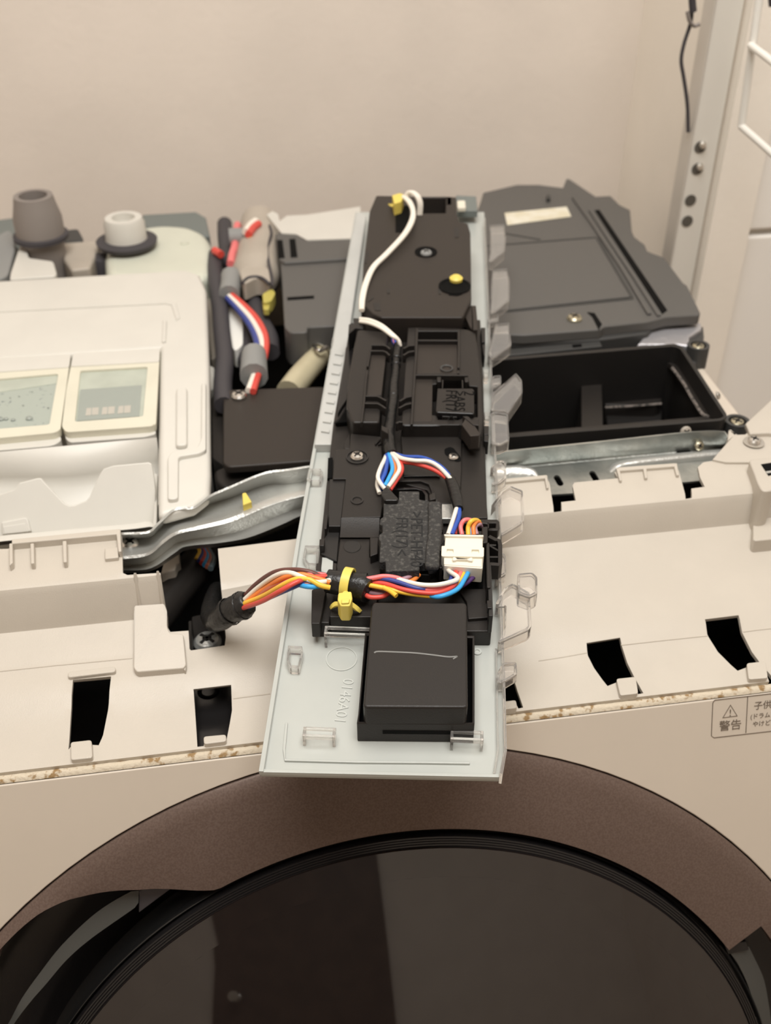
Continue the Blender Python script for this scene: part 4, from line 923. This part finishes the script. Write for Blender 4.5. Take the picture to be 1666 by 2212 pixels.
up_('bridge_flap', 'Q3', [(180, 1580), (310, 1370), (405, 1355), (410, 1420), (385, 1600), (150, 1625)], .0140, .003, 'void')
loft('bridge_flap', [Pz('Q3', [(140, 1620), (200, 1560), (260, 1460), (310, 1385), (405, 1352)], .020), Pz('Q3', [(155, 1628), (215, 1575), (275, 1475), (325, 1400), (408, 1366)], .0195)], 'black_satin', ub, n=16, solid=.001)
up_('bridge_gloss', 'Q3', [(300, 580), (440, 400), (320, 1300), (250, 1400), (190, 1500), (250, 1000)], .0135, .003, 'black_gloss')
up_('tie_hook', 'Q3', [(795, 1655), (895, 1695), (890, 1775), (795, 1720)], .0300, .012)
for q in ([(700, 1900), (775, 1835), (785, 1850), (715, 1922)], [(745, 1920), (785, 1885), (795, 1905), (760, 1922)]): up_('bridge_fin', 'Q3', q, .0200, .006)
# --- right block
rb = pslab('terminal_block', 'Q4', [(122, 272), (240, 268), (742, 282), (870, 300), (962, 340), (975, 440), (1030, 880), (1050, 1400), (1030, 1600), (905, 1625), (790, 1470), (770, 1482), (52, 1482), (45, 1460)], .0240, .013, 'black_satin', cp, bevel=.0012, seg=3,
           holes=[[(250, 318), (735, 318), (738, 418), (245, 418)], [(432, 978), (485, 972), (500, 880), (860, 880), (880, 995), (985, 1005), (985, 1380), (800, 1395), (740, 1418), (500, 1412), (485, 1365), (425, 1355)]])
def rt_(name, c, q, h, t=.003, m='black_satin', **k): return pslab(name, c, q, h, t, m, rb, **k)
for q in ([(238, 280), (225, 600), (205, 900), (185, 1200), (168, 1470)], [(245, 430), (742, 432)], [(212, 858), (870, 862)], [(752, 300), (756, 560), (752, 770)], [(752, 800), (750, 840)]): strip('block_rib', Pz('Q4', q, .0272), dN, .0014, .004, 'black_satin', rb)
for q in ([(205, 488), (130, 495), (68, 530)], [(205, 562), (130, 575), (65, 615)], [(168, 1122), (100, 1135), (18, 1185)], [(165, 1210), (95, 1225), (10, 1270)], [(60, 1440), (10, 1440), (-20, 1460)]): strip('block_rib', Pz('Q4', q, .0275), dN, .0014, .006, 'black_satin', rb)
rt_('block_floor', 'Q4', [(245, 440), (735, 440), (742, 845), (225, 845)], .0242, .0006, 'tray_brown', bevel=.0002)
rt_('block_floor', 'Q4', [(205, 905), (430, 905), (420, 1440), (180, 1445)], .0242, .0006, 'tray_brown', bevel=.0002)
lathe('block_mark', pw('Q4', 605, 778, .0249), dN, [(.0042, 0), (.0042, .0003), (.0034, .0003), (.003, 0)], 'grey_dark', rb, n=24)
cap = rt_('clip_cap', 'Q4', [(490, 1028), (925, 1028), (945, 1050), (948, 1340), (925, 1352), (475, 1325), (470, 1300)], .0262, .010)
rt_('cap_bar', 'Q4', [(475, 1300), (940, 1300), (945, 1345), (478, 1325)], .0275, .006, 'black_gloss', bevel=.0014)
rt_('cap_tongue', 'Q4', [(540, 1330), (742, 1340), (735, 1385), (545, 1375)], .0250, .004)
for q in ([(545, 920), (565, 920), (560, 1025), (545, 1025)], [(790, 920), (810, 920), (812, 1025), (795, 1025)]): rt_('cap_arm', 'Q4', q, .0265, .006)
for q in ([(482, 880), (535, 880), (535, 945), (485, 945)], [(825, 885), (872, 885), (875, 945), (830, 948)]): rt_('cap_catch', 'Q4', q, .0265, .008)
ex = (Pz('Q4', [(620, 1280)])[0]-Pz('Q4', [(625, 1050)])[0]).normalized(); ey = dN.cross(ex)
for s_, x, y in (('FR(17)<', 598, 1045), ('>ABS-', 700, 1055), ('2', 820, 1060)): text('moulded_text', s_, .0098, pw('Q4', x, y, .0263), ex, ey, 'void', rb, depth=.00008)
rt_('angled_clip', 'Q4', [(790, 1475), (850, 1375), (885, 1380), (1020, 1590), (1010, 1610), (895, 1620)], .0285, .010, 'tray_brown')
rt_('angled_clip_top', 'Q4', [(800, 1370), (870, 1372), (905, 1420), (985, 1410), (1002, 1395), (1005, 1490), (930, 1480)], .0290, .008)
loft('front_skirt', [Pz('Q4', [(50, 1475), (420, 1478), (780, 1470), (900, 1620), (1030, 1605)], .024), Pz('Q4', [(50, 1540), (400, 1545), (680, 1550), (790, 1650), (1035, 1640)], .0150)], 'black', rb, n=30, solid=.001, smooth=20)
strip('skirt_edge', Pz('Q4', [(50, 1542), (400, 1547), (680, 1552), (790, 1652), (1035, 1642)], .0152), dN, .0012, .002, 'black_gloss', rb)
# right flange of the tray with lugs
for q in ([(1030, 270), (1085, 272), (1085, 450), (1040, 455)], [(1040, 480), (1085, 480), (1080, 620), (1060, 610)], [(1060, 1490), (1130, 1490), (1125, 1600), (1065, 1600)], [(1065, 1600), (1130, 1610), (1125, 1690), (1065, 1680)]): rt_('side_lug', 'Q4', q, .0150, .010, 'black')
for x, y in ((1095, 838), (1108, 1365)):
    rt_('clear_peg', 'Q4', [(x-35, y-45), (x+35, y-45), (x+30, y-8), (x-32, y-8)], .016, .006, 'clear', bevel=.0003); rt_('clear_peg', 'Q4', [(x-30, y+4), (x+28, y+4), (x+22, y+45), (x-26, y+42)], .016, .006, 'clear', bevel=.0003)
# --- far tray
ft = pslab('rear_tray', 'Q5', [(195, 130), (1222, 150), (1232, 350), (1262, 468), (1375, 490), (1408, 600), (1415, 1000), (1420, 1460), (1330, 1650), (1310, 1700), (260, 1700), (150, 1650), (50, 1560), (0, 1560), (30, 1000), (110, 330)], .0300, .022, 'tray_brown', cp, bevel=.0016, seg=3,
           holes=[[(785, 158), (1092, 158), (1086, 356), (792, 360)]])
def fr_(name, c, q, h, t=.003, m='tray_brown', **k): return pslab(name, c, q, h, t, m, ft, **k)
fr_('tray_well', 'Q5', [(440, 270), (620, 260), (622, 560), (560, 605), (445, 600)], .0304, .001, 'void', bevel=0)
fr_('tray_well_floor', 'Q5', [(780, 150), (1100, 150), (1095, 370), (785, 370)], .014, .002, 'void', bevel=0)
lathe('screw_hole', pw('Q5', 835, 860, .0302), dN, [(.0085, 0), (.0083, .0005), (.007, .0002), (0, .0001)], 'void', ft, n=28)
screw('screw', pw('Q5', 838, 880, .0304), dN, .0042, 'grey_tape', ft)
lathe('post_well', pw('Q5', 1205, 1300, .0302), dN, [(.0115, 0), (.0115, .0006), (.0100, .0006), (.0095, .0001), (0, .0001)], 'void', ft, n=28)
fr_('post_well_front', 'Q5', [(1100, 1250), (1310, 1260), (1300, 1400), (1240, 1420), (1130, 1410)], .0304, .0006, 'void', bevel=0)
for q in ([(995, 1330), (1030, 1335), (1030, 1400), (998, 1395)], [(335, 1325), (378, 1330), (372, 1390), (338, 1388)], [(150, 1430), (165, 1450), (95, 1500), (85, 1485)], [(75, 860), (100, 860), (75, 1000), (50, 1000)], [(1200, 540), (1255, 540), (1255, 670), (1205, 670)], [(160, 1510), (250, 1520), (250, 1610), (180, 1610)]): fr_('tray_slit', 'Q5', q, .0303, .0006, 'black', bevel=0)
loft('front_slope', [Pz('Q5', [(250, 1690), (700, 1690), (1320, 1690)], .0300), Pz('Q4', [(-100, 120), (200, 130), (800, 140)], .0270), Pz('Q4', [(-100, 262), (200, 262), (890, 262)], .0190)], 'tray_brown', ft, n=12, solid=.001, smooth=30)
fr_('side_shoulder', 'Q4', [(800, 60), (870, -20), (920, 0), (925, 300), (890, 262)], .0250, .012, 'tray_brown')
strip('side_wall', Pz('Q4', [(942, 0), (955, 150), (960, 300)], .0260), dN, .003, .014, 'tray_brown', ft)
fr_('end_lug', 'Q5', [(1235, 195), (1340, 190), (1350, 285), (1240, 290)], .020, .004, 'wire_lilac' if False else 'ivory', bevel=.001)
fr_('end_bracket', 'Q5', [(1220, 130), (1480, 140), (1500, 330), (1240, 330)], .012, .006, 'slate_plastic')
fr_('entry_block', 'Q3', [(405, 170), (545, 175), (545, 320), (440, 310), (335, 400), (345, 255), (430, 250)], .0270, .016, 'black')
# --- near battery-like box in its frame
nb_ = pslab('display_box', 'P5', [(676, 378), (1172, 382), (1184, 395), (1188, 948), (1170, 955), (632, 952), (618, 940), (662, 400)], .0250, .024, 'black_satin', cp, bevel=.0016, seg=3, r=.002)
fo4 = Pz('P5', [(628, 545), (1226, 560), (1226, 1046), (582, 1040), (590, 990)], .0135)
slab('box_frame', fo4, -dN*.0135, 'black_satin', nb_, holes=[Pz('P5', [(640, 560), (1212, 575), (1212, 1034), (596, 1030)], .0135)], bevel=.0006)
pslab('frame_floor', 'P5', [(632, 550), (1222, 565), (1220, 1040), (590, 1034)], .0016, .0016, 'void', nb_, bevel=0)
p1, p2 = pw('P5', 722, 1098, .0055), pw('P5', 1085, 1108, .0055)
fdir = dN.cross(dW).normalized()*-1
ff = fo4[3].lerp(fo4[2], .22)-dN*.0062-dL*.0003; fg = fo4[3].lerp(fo4[2], .80)-dN*.0062-dL*.0003
slab('frame_slot', [ff+dN*.0011, fg+dN*.0011, fg-dN*.0011, ff-dN*.0011], dL*.0006, 'void', nb_, bevel=0)
sc = Pz('P5', [(678, 656), (700, 649), (800, 652), (900, 657), (1000, 668), (1080, 678), (1132, 676)], .0251)
strip('scratch_mark', crom(sc, 4), dN, .0008, .0001, 'scratch', nb_, bevel=0)
strip('scratch_mark', Pz('P5', [(1132, 676), (1108, 690)], .0251), dN, .0006, .0001, 'scratch', nb_, bevel=0)

# ================================================================== wires on the panel
def pt(c, pts, h):
    hs = h if isinstance(h, (list, tuple)) else [h]*len(pts)
    q = px(c, pts); o = []
    for i, (x, y) in enumerate(q):
        t = i/(len(q)-1)*(len(hs)-1); a = min(int(t), len(hs)-2) if len(hs) > 1 else 0
        o.append(PP(x, y, hs[a]+(hs[a+1]-hs[a])*(t-a) if len(hs) > 1 else hs[0]))
    return o
WR = .00125
hn = thing('wire_harness', PP(870, 1270, .02), 'rainbow coloured wire harness with black tape and white connector crossing the panel', 'wires')
def wire(c, pts, col, h, parent=None, r=WR): return tube('wire', pt(c, pts, h), r, 'wire_'+col, parent or hn, n=8)
low = [([(955, 955), (985, 995), (1030, 1025), (1035, 1045), (990, 1064), (900, 1082), (800, 1080), (700, 1058), (620, 1038), (530, 1048), (440, 1056)], 'white', [.021, .027, .029, .030, .029, .027, .025]),
       ([(980, 955), (1000, 1010), (985, 1068), (900, 1102), (780, 1103), (650, 1062), (540, 1040), (440, 1046)], 'navy', [.021, .024, .026, .028, .028, .026]),
       ([(1080, 955), (1045, 1030), (1000, 1080), (880, 1112), (760, 1092), (665, 1042), (570, 1026), (500, 1036), (440, 1046)], 'pink', [.021, .026, .027, .028, .029, .028]),
       ([(1008, 955), (1030, 1020), (1015, 1085), (920, 1130), (800, 1130), (680, 1108), (560, 1072), (440, 1066)], 'red', [.021, .026, .027, .027, .027, .025]),
       ([(1100, 955), (1065, 1030), (1010, 1105), (900, 1150), (760, 1142), (650, 1122), (540, 1096), (450, 1080)], 'yellow', [.021, .024, .025, .025, .026, .026]),
       ([(1125, 960), (1085, 1040), (1035, 1110), (940, 1152), (870, 1152), (700, 1100), (540, 1066), (440, 1062)], 'azure', [.021, .026, .027, .025, .024, .027]),
       ([(1180, 965), (1140, 1030), (1070, 1085), (990, 1120), (930, 1135)], 'purple', [.020, .020, .018]),
       ([(990, 958), (1000, 1030), (960, 1090), (860, 1118), (740, 1090), (620, 1050), (440, 1052)], 'azure', [.019, .021, .023, .025]),
       ([(435, 1140), (480, 1160), (550, 1158), (590, 1138), (630, 1112)], 'red', [.022, .022, .022]),
       ([(438, 1120), (500, 1134), (560, 1138), (610, 1118)], 'lilac', .021), ([(440, 1100), (500, 1118), (560, 1118), (620, 1100)], 'brown', .021),
       ([(790, 1015), (755, 1050), (700, 1068), (640, 1060)], 'orange', .021), ([(748, 1015), (700, 1040), (640, 1052)], 'lilac', .022),
       ([(560, 1098), (600, 1118), (644, 1152)], 'yellow', .0275)]
for p, c, h in low: wire('P4', p, c, h)
tube('tape_wrap', pt('P4', [(450, 1090), (400, 1085), (330, 1075), (260, 1066), (200, 1055)], .0235), [.0068, .0066, .0062, .0062, .0060], 'tape', hn, n=14)
tube('tape_wrap', pt('P4', [(470, 1120), (430, 1100), (400, 1092)], .0228), [.0066, .0070, .0068], 'tape', hn, n=14)
# left fan of wires down to the boot
lw = [([(1650, 1060), (1600, 1030), (1540, 1006), (1460, 997), (1370, 1010), (1280, 1070), (1205, 1150)], 'brown'), ([(1650, 1050), (1590, 1060), (1530, 1042), (1450, 1012), (1380, 1026), (1290, 1086), (1205, 1162)], 'white'),
      ([(1650, 1030), (1610, 1020), (1560, 1012), (1480, 1014), (1400, 1036), (1310, 1086), (1210, 1165)], 'slate'), ([(1650, 1060), (1570, 1036), (1500, 1020), (1420, 1036), (1330, 1086), (1215, 1170)], 'orange'),
      ([(1650, 1028), (1580, 1020), (1510, 1030), (1430, 1060), (1340, 1118), (1215, 1186)], 'pink'), ([(1650, 1086), (1600, 1074), (1540, 1044), (1470, 1046), (1400, 1080), (1310, 1130), (1205, 1172)], 'yellow'),
      ([(1650, 1030), (1550, 1036), (1480, 1060), (1400, 1104), (1310, 1154), (1215, 1188)], 'red'), ([(1650, 1040), (1600, 1036), (1530, 1056), (1450, 1090), (1350, 1134), (1225, 1190)], 'navy'),
      ([(1650, 1068), (1610, 1074), (1560, 1082), (1500, 1072), (1430, 1040), (1340, 1080), (1220, 1160)], 'azure'), ([(1650, 1056), (1600, 1068), (1540, 1070), (1480, 1050), (1400, 1060), (1300, 1120), (1215, 1180)], 'rust')]
for i, (p, c) in enumerate(lw):
    zs = [1.0295, 1.031, 1.033, 1.032, 1.026, 1.012, .999]; q = px('L2', p); o = []
    for k, (x, y) in enumerate(q):
        t = k/(len(q)-1)*6; a = min(int(t), 5); z = zs[a]+(zs[a+1]-zs[a])*(t-a)
        o.append(W(x, y, z+(.0016 if c in ('orange', 'yellow', 'white', 'red') else -.0012 if c in ('azure', 'rust', 'slate') else 0)))
    tube('wire', o, WR*1.05, 'wire_'+c, hn, n=8)
bt = [W(x, y, z) for (x, y), z in zip(px('L8', [(1400, 392), (1370, 408), (1300, 440), (1245, 482), (1205, 496), (1185, 455), (1205, 380), (1225, 330)]), (1.0, .998, .992, .985, .978, .970, .958, .945))]
tube('tape_boot', bt, [.0062, .0076, .0072, .0068, .0060, .0058, .006, .006], 'tape', hn, n=14)
for k in (1, 2):
    a = bt[k]; d = (bt[k+1]-a).normalized()
    lathe('tape_edge', a, d, [(.0077, 0), (.0080, .0004), (.0080, .002), (.0074, .0026)], 'tape', hn, n=16)
# connector
co = pslab('connector', 'Q2', [(385, 1200), (880, 1210), (878, 1640), (862, 1648), (365, 1610), (372, 1350)], .0270, .010, 'ivory', hn, bevel=.0005)
pslab('connector_flange', 'Q2', [(360, 1188), (895, 1198), (888, 1222), (372, 1212)], .0285, .004, 'ivory', co, bevel=.0005)
pslab('connector_shell', 'Q2', [(332, 1345), (395, 1340), (400, 1355), (880, 1362), (898, 1366), (896, 1480), (880, 1492), (340, 1482), (328, 1470)], .0284, .010, 'ivory', co, bevel=.0007, holes=[[(405, 1385), (488, 1388), (488, 1432), (405, 1430)], [(735, 1392), (828, 1394), (826, 1440), (735, 1437)]])
pslab('connector_latch', 'Q2', [(480, 1492), (520, 1490), (540, 1510), (690, 1512), (715, 1495), (745, 1498), (745, 1545), (700, 1540), (670, 1525), (545, 1522), (520, 1535), (480, 1540)], .0290, .004, 'ivory', co, bevel=.0005)
pslab('connector_foot', 'Q2', [(362, 1500), (470, 1505), (475, 1545), (540, 1550), (700, 1555), (750, 1552), (755, 1512), (872, 1515), (866, 1625), (362, 1590)], .0275, .006, 'ivory', co, bevel=.0005)
# upper taped cable with fanned wires
uc = thing('taped_cable', PP(850, 900, .02), 'black taped cable in the tray channel fanning into red, white and blue wires', 'cable')
cab = pt('Q3', [(1022, 545), (1010, 650), (995, 780), (985, 960), (965, 1100), (962, 1200), (955, 1340), (930, 1500), (905, 1700), (900, 1830), (912, 1980), (935, 2060)], .0225)
tube('tape_wrap', cab, [.0026, .0028, .0027, .0028, .0031, .0032, .0030, .0031, .0033, .0036, .0038, .0036], 'tape', uc, n=12, res=8)
for x, y in ((1003, 745), (995, 835), (960, 1265)):
    a = pw('Q3', x, y, .0225); lathe('tape_edge', a, dL, [(.0030, -.0006), (.0034, 0), (.0034, .0012), (.0030, .0018)], 'tape', uc, n=14)
def w2(c, p, col, h): wire(c, p, col, h, uc, WR)
for p, c, h in [([(925, 500), (895, 560), (850, 650), (812, 770), (840, 850), (900, 925)], 'white', [.022, .026, .027, .024]), ([(920, 500), (885, 580), (835, 720), (805, 870), (832, 985)], 'white', [.021, .022, .021]),
                ([(930, 490), (930, 600), (905, 730), (862, 830), (890, 910)], 'blue', [.023, .026, .024]), ([(915, 500), (905, 600), (880, 720), (850, 820), (860, 940)], 'blue', [.021, .022, .021]),
                ([(945, 480), (988, 590), (998, 690), (955, 790), (905, 890)], 'azure', [.023, .027, .025]), ([(960, 480), (1028, 600), (1036, 700), (1000, 790), (925, 900)], 'orange', [.022, .026, .024]),
                ([(985, 470), (1065, 580), (1088, 680), (1035, 780), (945, 905)], 'white', [.023, .029, .026]), ([(1010, 480), (1110, 610), (1115, 710), (1050, 820), (970, 940)], 'red', [.023, .027, .024])]: w2('Q1', p, c, h)
for p, c, h in [([(628, 238), (700, 258), (800, 262), (870, 285), (940, 330), (1000, 400)], 'blue', [.022, .025, .026, .024]), ([(625, 238), (680, 268), (760, 282), (850, 288), (920, 325), (995, 402)], 'white', [.024, .029, .029, .026]),
                ([(630, 245), (680, 288), (760, 302), (850, 328), (920, 362), (985, 410)], 'red', [.023, .026, .026, .024]),
                ([(1032, 585), (1012, 650), (975, 760)], 'white', .025), ([(1048, 585), (1045, 650), (1000, 760)], 'blue', .0245), ([(1036, 590), (1028, 680), (1020, 760)], 'red', .022),
                ([(1066, 760), (1058, 705), (1085, 664), (1135, 672), (1150, 700)], 'pink', [.023, .027, .022]), ([(1106, 760), (1106, 708), (1128, 670), (1165, 668), (1185, 690)], 'yellow', [.023, .028, .020]),
                ([(1126, 760), (1122, 710), (1148, 678), (1176, 694)], 'azure', [.022, .025, .02]), ([(1142, 760), (1140, 704), (1164, 676), (1192, 700)], 'orange', [.023, .0265, .02]), ([(1162, 760), (1150, 712), (1176, 692), (1190, 705)], 'lilac', [.022, .024, .02])]: w2('P4', p, c, h)
tube('sleeve', pt('P4', [(988, 398), (1012, 460), (1030, 530), (1042, 595)], [.024, .0245]), [.0030, .0034, .0034, .0028], 'tape', uc, n=12)
pslab('sleeve', 'Q1', [(905, 898), (955, 915), (1080, 1050), (1060, 1078), (900, 1078), (848, 985)], .0292, .008, 'tape', uc, bevel=.0022, seg=3, r=.0015)
for dx, c, r_ in ((0, 'pink', .0008), (22, 'blue', .0012), (-14, 'navy', .0008)): wire('Q3', [(965+dx, 440), (962+dx, 500), (985+dx*.5, 560)], c, .021, uc, r_)
# white pair
wp = thing('white_wire_pair', PP(800, 600, .03), 'pair of white wires looping over the rear tray and into the tape', 'wires')
for dx, dh in ((0, .0), (28, .0006)):
    tube('wire', pt('Q5', [(540+dx, 150), (610+dx, 220), (660+dx*.6, 330), (640+dx, 460), (540+dx, 640), (320+dx, 880), (150+dx, 1050), (55+dx, 1250), (5+dx, 1450), (0+dx*.6, 1610)], [.040, .040, .038, .035, .033, .032, .030+dh]), .0015, 'wire_white', wp, n=10)
    tube('wire', pt('Q5', [(560+dx, 150), (620+dx, 90), (700+dx, 130), (745+dx, 230), (740+dx, 380)], [.040, .046, .042, .030]), .0015, 'wire_white', wp, n=10)
for dy in (0, 42): tube('wire', pt('Q3', [(500, 185+dy*.9), (640, 205+dy), (800, 275+dy), (940, 390+dy*.7), (1030, 480), (1055, 560)], [.028, .031, .031, .028, .0235]), .0013, 'wire_white', wp, n=10)
# yellow ties
def tie(name, label): return thing(name, PP(745, 1290, .015), label, 'cable tie')
ct = tie('cable_tie', 'bright yellow push-mount cable tie around the black harness tape')
c0 = pw('P4', 330, 1072, .0235); dirw = (pt('P4', [(400, 1085)], .0235)[0] if False else pw('P4', 400, 1085, .0235)-c0).normalized(); b1 = dN; b2 = dirw.cross(b1).normalized()
bm = bmesh.new(); rr = []
for i in range(33):
    a = 2*math.pi*i/32; n_ = b1*math.cos(a)+b2*math.sin(a)
    rr.append([bm.verts.new(c0+n_*r_+dirw*s_) for r_, s_ in ((.0072, -.0022), (.0082, -.0022), (.0082, .0022), (.0072, .0022))])
for a, b in zip(rr, rr[1:]):
    for j in range(4): bm.faces.new((a[j], a[(j+1) % 4], b[(j+1) % 4], b[j]))
put('tie_strap', mesh_bm(bm, 'tie_strap'), 'yellow', ct, smooth=60)
pslab('tie_head', 'P4', [(270, 1130), (355, 1120), (362, 1165), (345, 1215), (285, 1215), (265, 1175)], .0280, .011, 'yellow', ct, bevel=.001, r=.001)
pslab('tie_lock', 'P4', [(290, 1170), (345, 1165), (340, 1195), (290, 1198)], .0292, .003, 'yellow', ct, bevel=.0006)
loft('tie_wing', [pt('P4', [(280, 1192), (250, 1188), (225, 1205), (214, 1225)], [.022, .020, .0165]), pt('P4', [(282, 1215), (255, 1215), (235, 1226), (222, 1240)], [.022, .020, .0160])], 'yellow', ct, n=14, solid=.0012)
loft('tie_wing', [pt('P4', [(350, 1185), (380, 1205), (405, 1225), (424, 1246)], [.022, .020, .0165]), pt('P4', [(345, 1215), (370, 1230), (390, 1248), (408, 1262)], [.022, .020, .0160])], 'yellow', ct, n=14, solid=.0012)
lathe('tie_pin', pw('P4', 322, 1225, .0160), dN, [(.0030, 0), (.0030, .004), (.0022, .0055), (.0016, .010), (0, .010)], 'yellow', ct, n=16)
tube('tie_tip', pt('P4', [(318, 1205), (306, 1235), (298, 1258)], [.024, .0205]), [.0020, .0017, .0014], 'yellow', ct, n=8)
y2 = thing('cable_tie', pw('Q5', 450, 200, .03), 'yellow cable tie at the far end of the rear tray holding white wires', 'cable tie')
pslab('tie_head', 'Q5', [(400, 130), (500, 100), (550, 120), (520, 210), (430, 240)], .040, .010, 'yellow', y2, bevel=.001, r=.001)
loft('tie_wing', [pt('Q5', [(440, 210), (400, 240), (350, 235)], [.037, .034]), pt('Q5', [(450, 250), (400, 275), (355, 258)], [.036, .033])], 'yellow', y2, n=10, solid=.0014)
y3 = lathe('yellow_pin', pw('Q5', 1222, 1225, .0305), dN, [(.0046, 0), (.0048, .002), (.003, .0036), (0, .004)], 'yellow', n=16); tag(y3, 'yellow pin head in the round well of the rear tray', 'pin')

# ================================================================== things around the machine
def vline(x, y, Y): return WY(x, y, Y)
PY = .53
post = thing('shelf_post', V((vline(1490, 400, PY).x, PY, 0)), 'perforated metal shelf upright standing in the corner beside the machine', 'post')
a = vline(1497, 300, PY); b = vline(1553, 300, PY); zt = 2.3
wd = b.x-a.x
slab('post_face', [V((a.x, PY, 0)), V((b.x, PY, 0)), V((b.x, PY, zt)), V((a.x, PY, zt))], V((0, .002, 0)), 'post_metal', post, bevel=.0004)
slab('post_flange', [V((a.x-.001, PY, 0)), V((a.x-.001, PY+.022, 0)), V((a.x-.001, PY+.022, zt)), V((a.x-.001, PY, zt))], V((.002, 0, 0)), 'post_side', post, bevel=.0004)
for i, (x, y) in enumerate(((1513, 318), (1507, 365), (1492, 433), (1485, 478))):
    p = WY(x, y, PY-.0003)
    lathe('post_hole', p, V((0, -1, 0)), [(.0054, 0), (.0054, .0004), (0, .0003)], 'hole', post, n=20)
    if i < 2: lathe('post_bolt', p+V((.0016, 0, .002)), V((0, -1, 0)), [(.0036, 0), (.0034, .002), (.0024, .0034), (0, .004)], 'steel', post, n=16)
cb = thing('post_cable', WY(1475, 150, .545), 'thin black cable tied along the metal shelf upright', 'cable')
tube('cable_run', [WY(x, y, .535) for x, y in ((1530, -330), (1512, -120), (1497, 10), (1492, 50), (1478, 95), (1472, 130), (1477, 165), (1483, 205), (1486, 240), (1487, 285))], .0017, 'rubber', cb, n=8)
tube('cable_run', [WY(x, y, .530) for x, y in ((1494, -40), (1496, 5), (1498, 25))], .0032, 'rubber', cb, n=8)
tube('cable_twist', [WY(x, y, .530) for x, y in ((1485, 25), (1490, 45), (1500, 56), (1512, 52))], .0016, 'pipe_grey', cb, n=6)
# white boards of the neighbouring unit, facing the camera
BY = .53
xe = WY(1600, 250, BY).x
sb = thing('vanity_unit', V((xe+.2, BY, 0)), 'white upright side boards of the neighbouring unit with a horizontal joint', 'cabinet')
zj = WY(1620, 505, BY).z
box('upper_board', (xe, BY, zj+.003), (xe+.6, BY+.02, 2.2), 'white_board', sb, bevel=.003)
box('lower_board', (xe, BY, .0), (xe+.6, BY+.02, zj-.003), 'white_board', sb, bevel=.003)
box('board_backing', (xe+.004, BY+.012, 0), (xe+.6, BY+.03, 2.2), 'wall_lit', sb, bevel=.001)
rk = thing('wire_rack', WY(1640, 150, .47), 'white coated wire rack hanging on the white boards', 'rack')
RY = .47
g = lambda x, y, Y=RY: WY(x, y, Y)
tube('rack_rod', [g(1690, -330), g(1650, -60), g(1640, 0), g(1602, 272)], .0032, 'wire_white_coat', rk, n=10)
for (x, y), (x2, y2) in (((1622, 98), (1672, 136)), ((1601, 272), (1690, 350))):
    tube('rack_rod', [g(x, y), g(x2, y2, RY-.05), g(x2+70, y2+58, RY-.12)], .0030, 'wire_white_coat', rk, n=10)
tube('rack_rod', [g(1664, -40), g(1669, 12)], .003, 'rubber', rk, n=8)
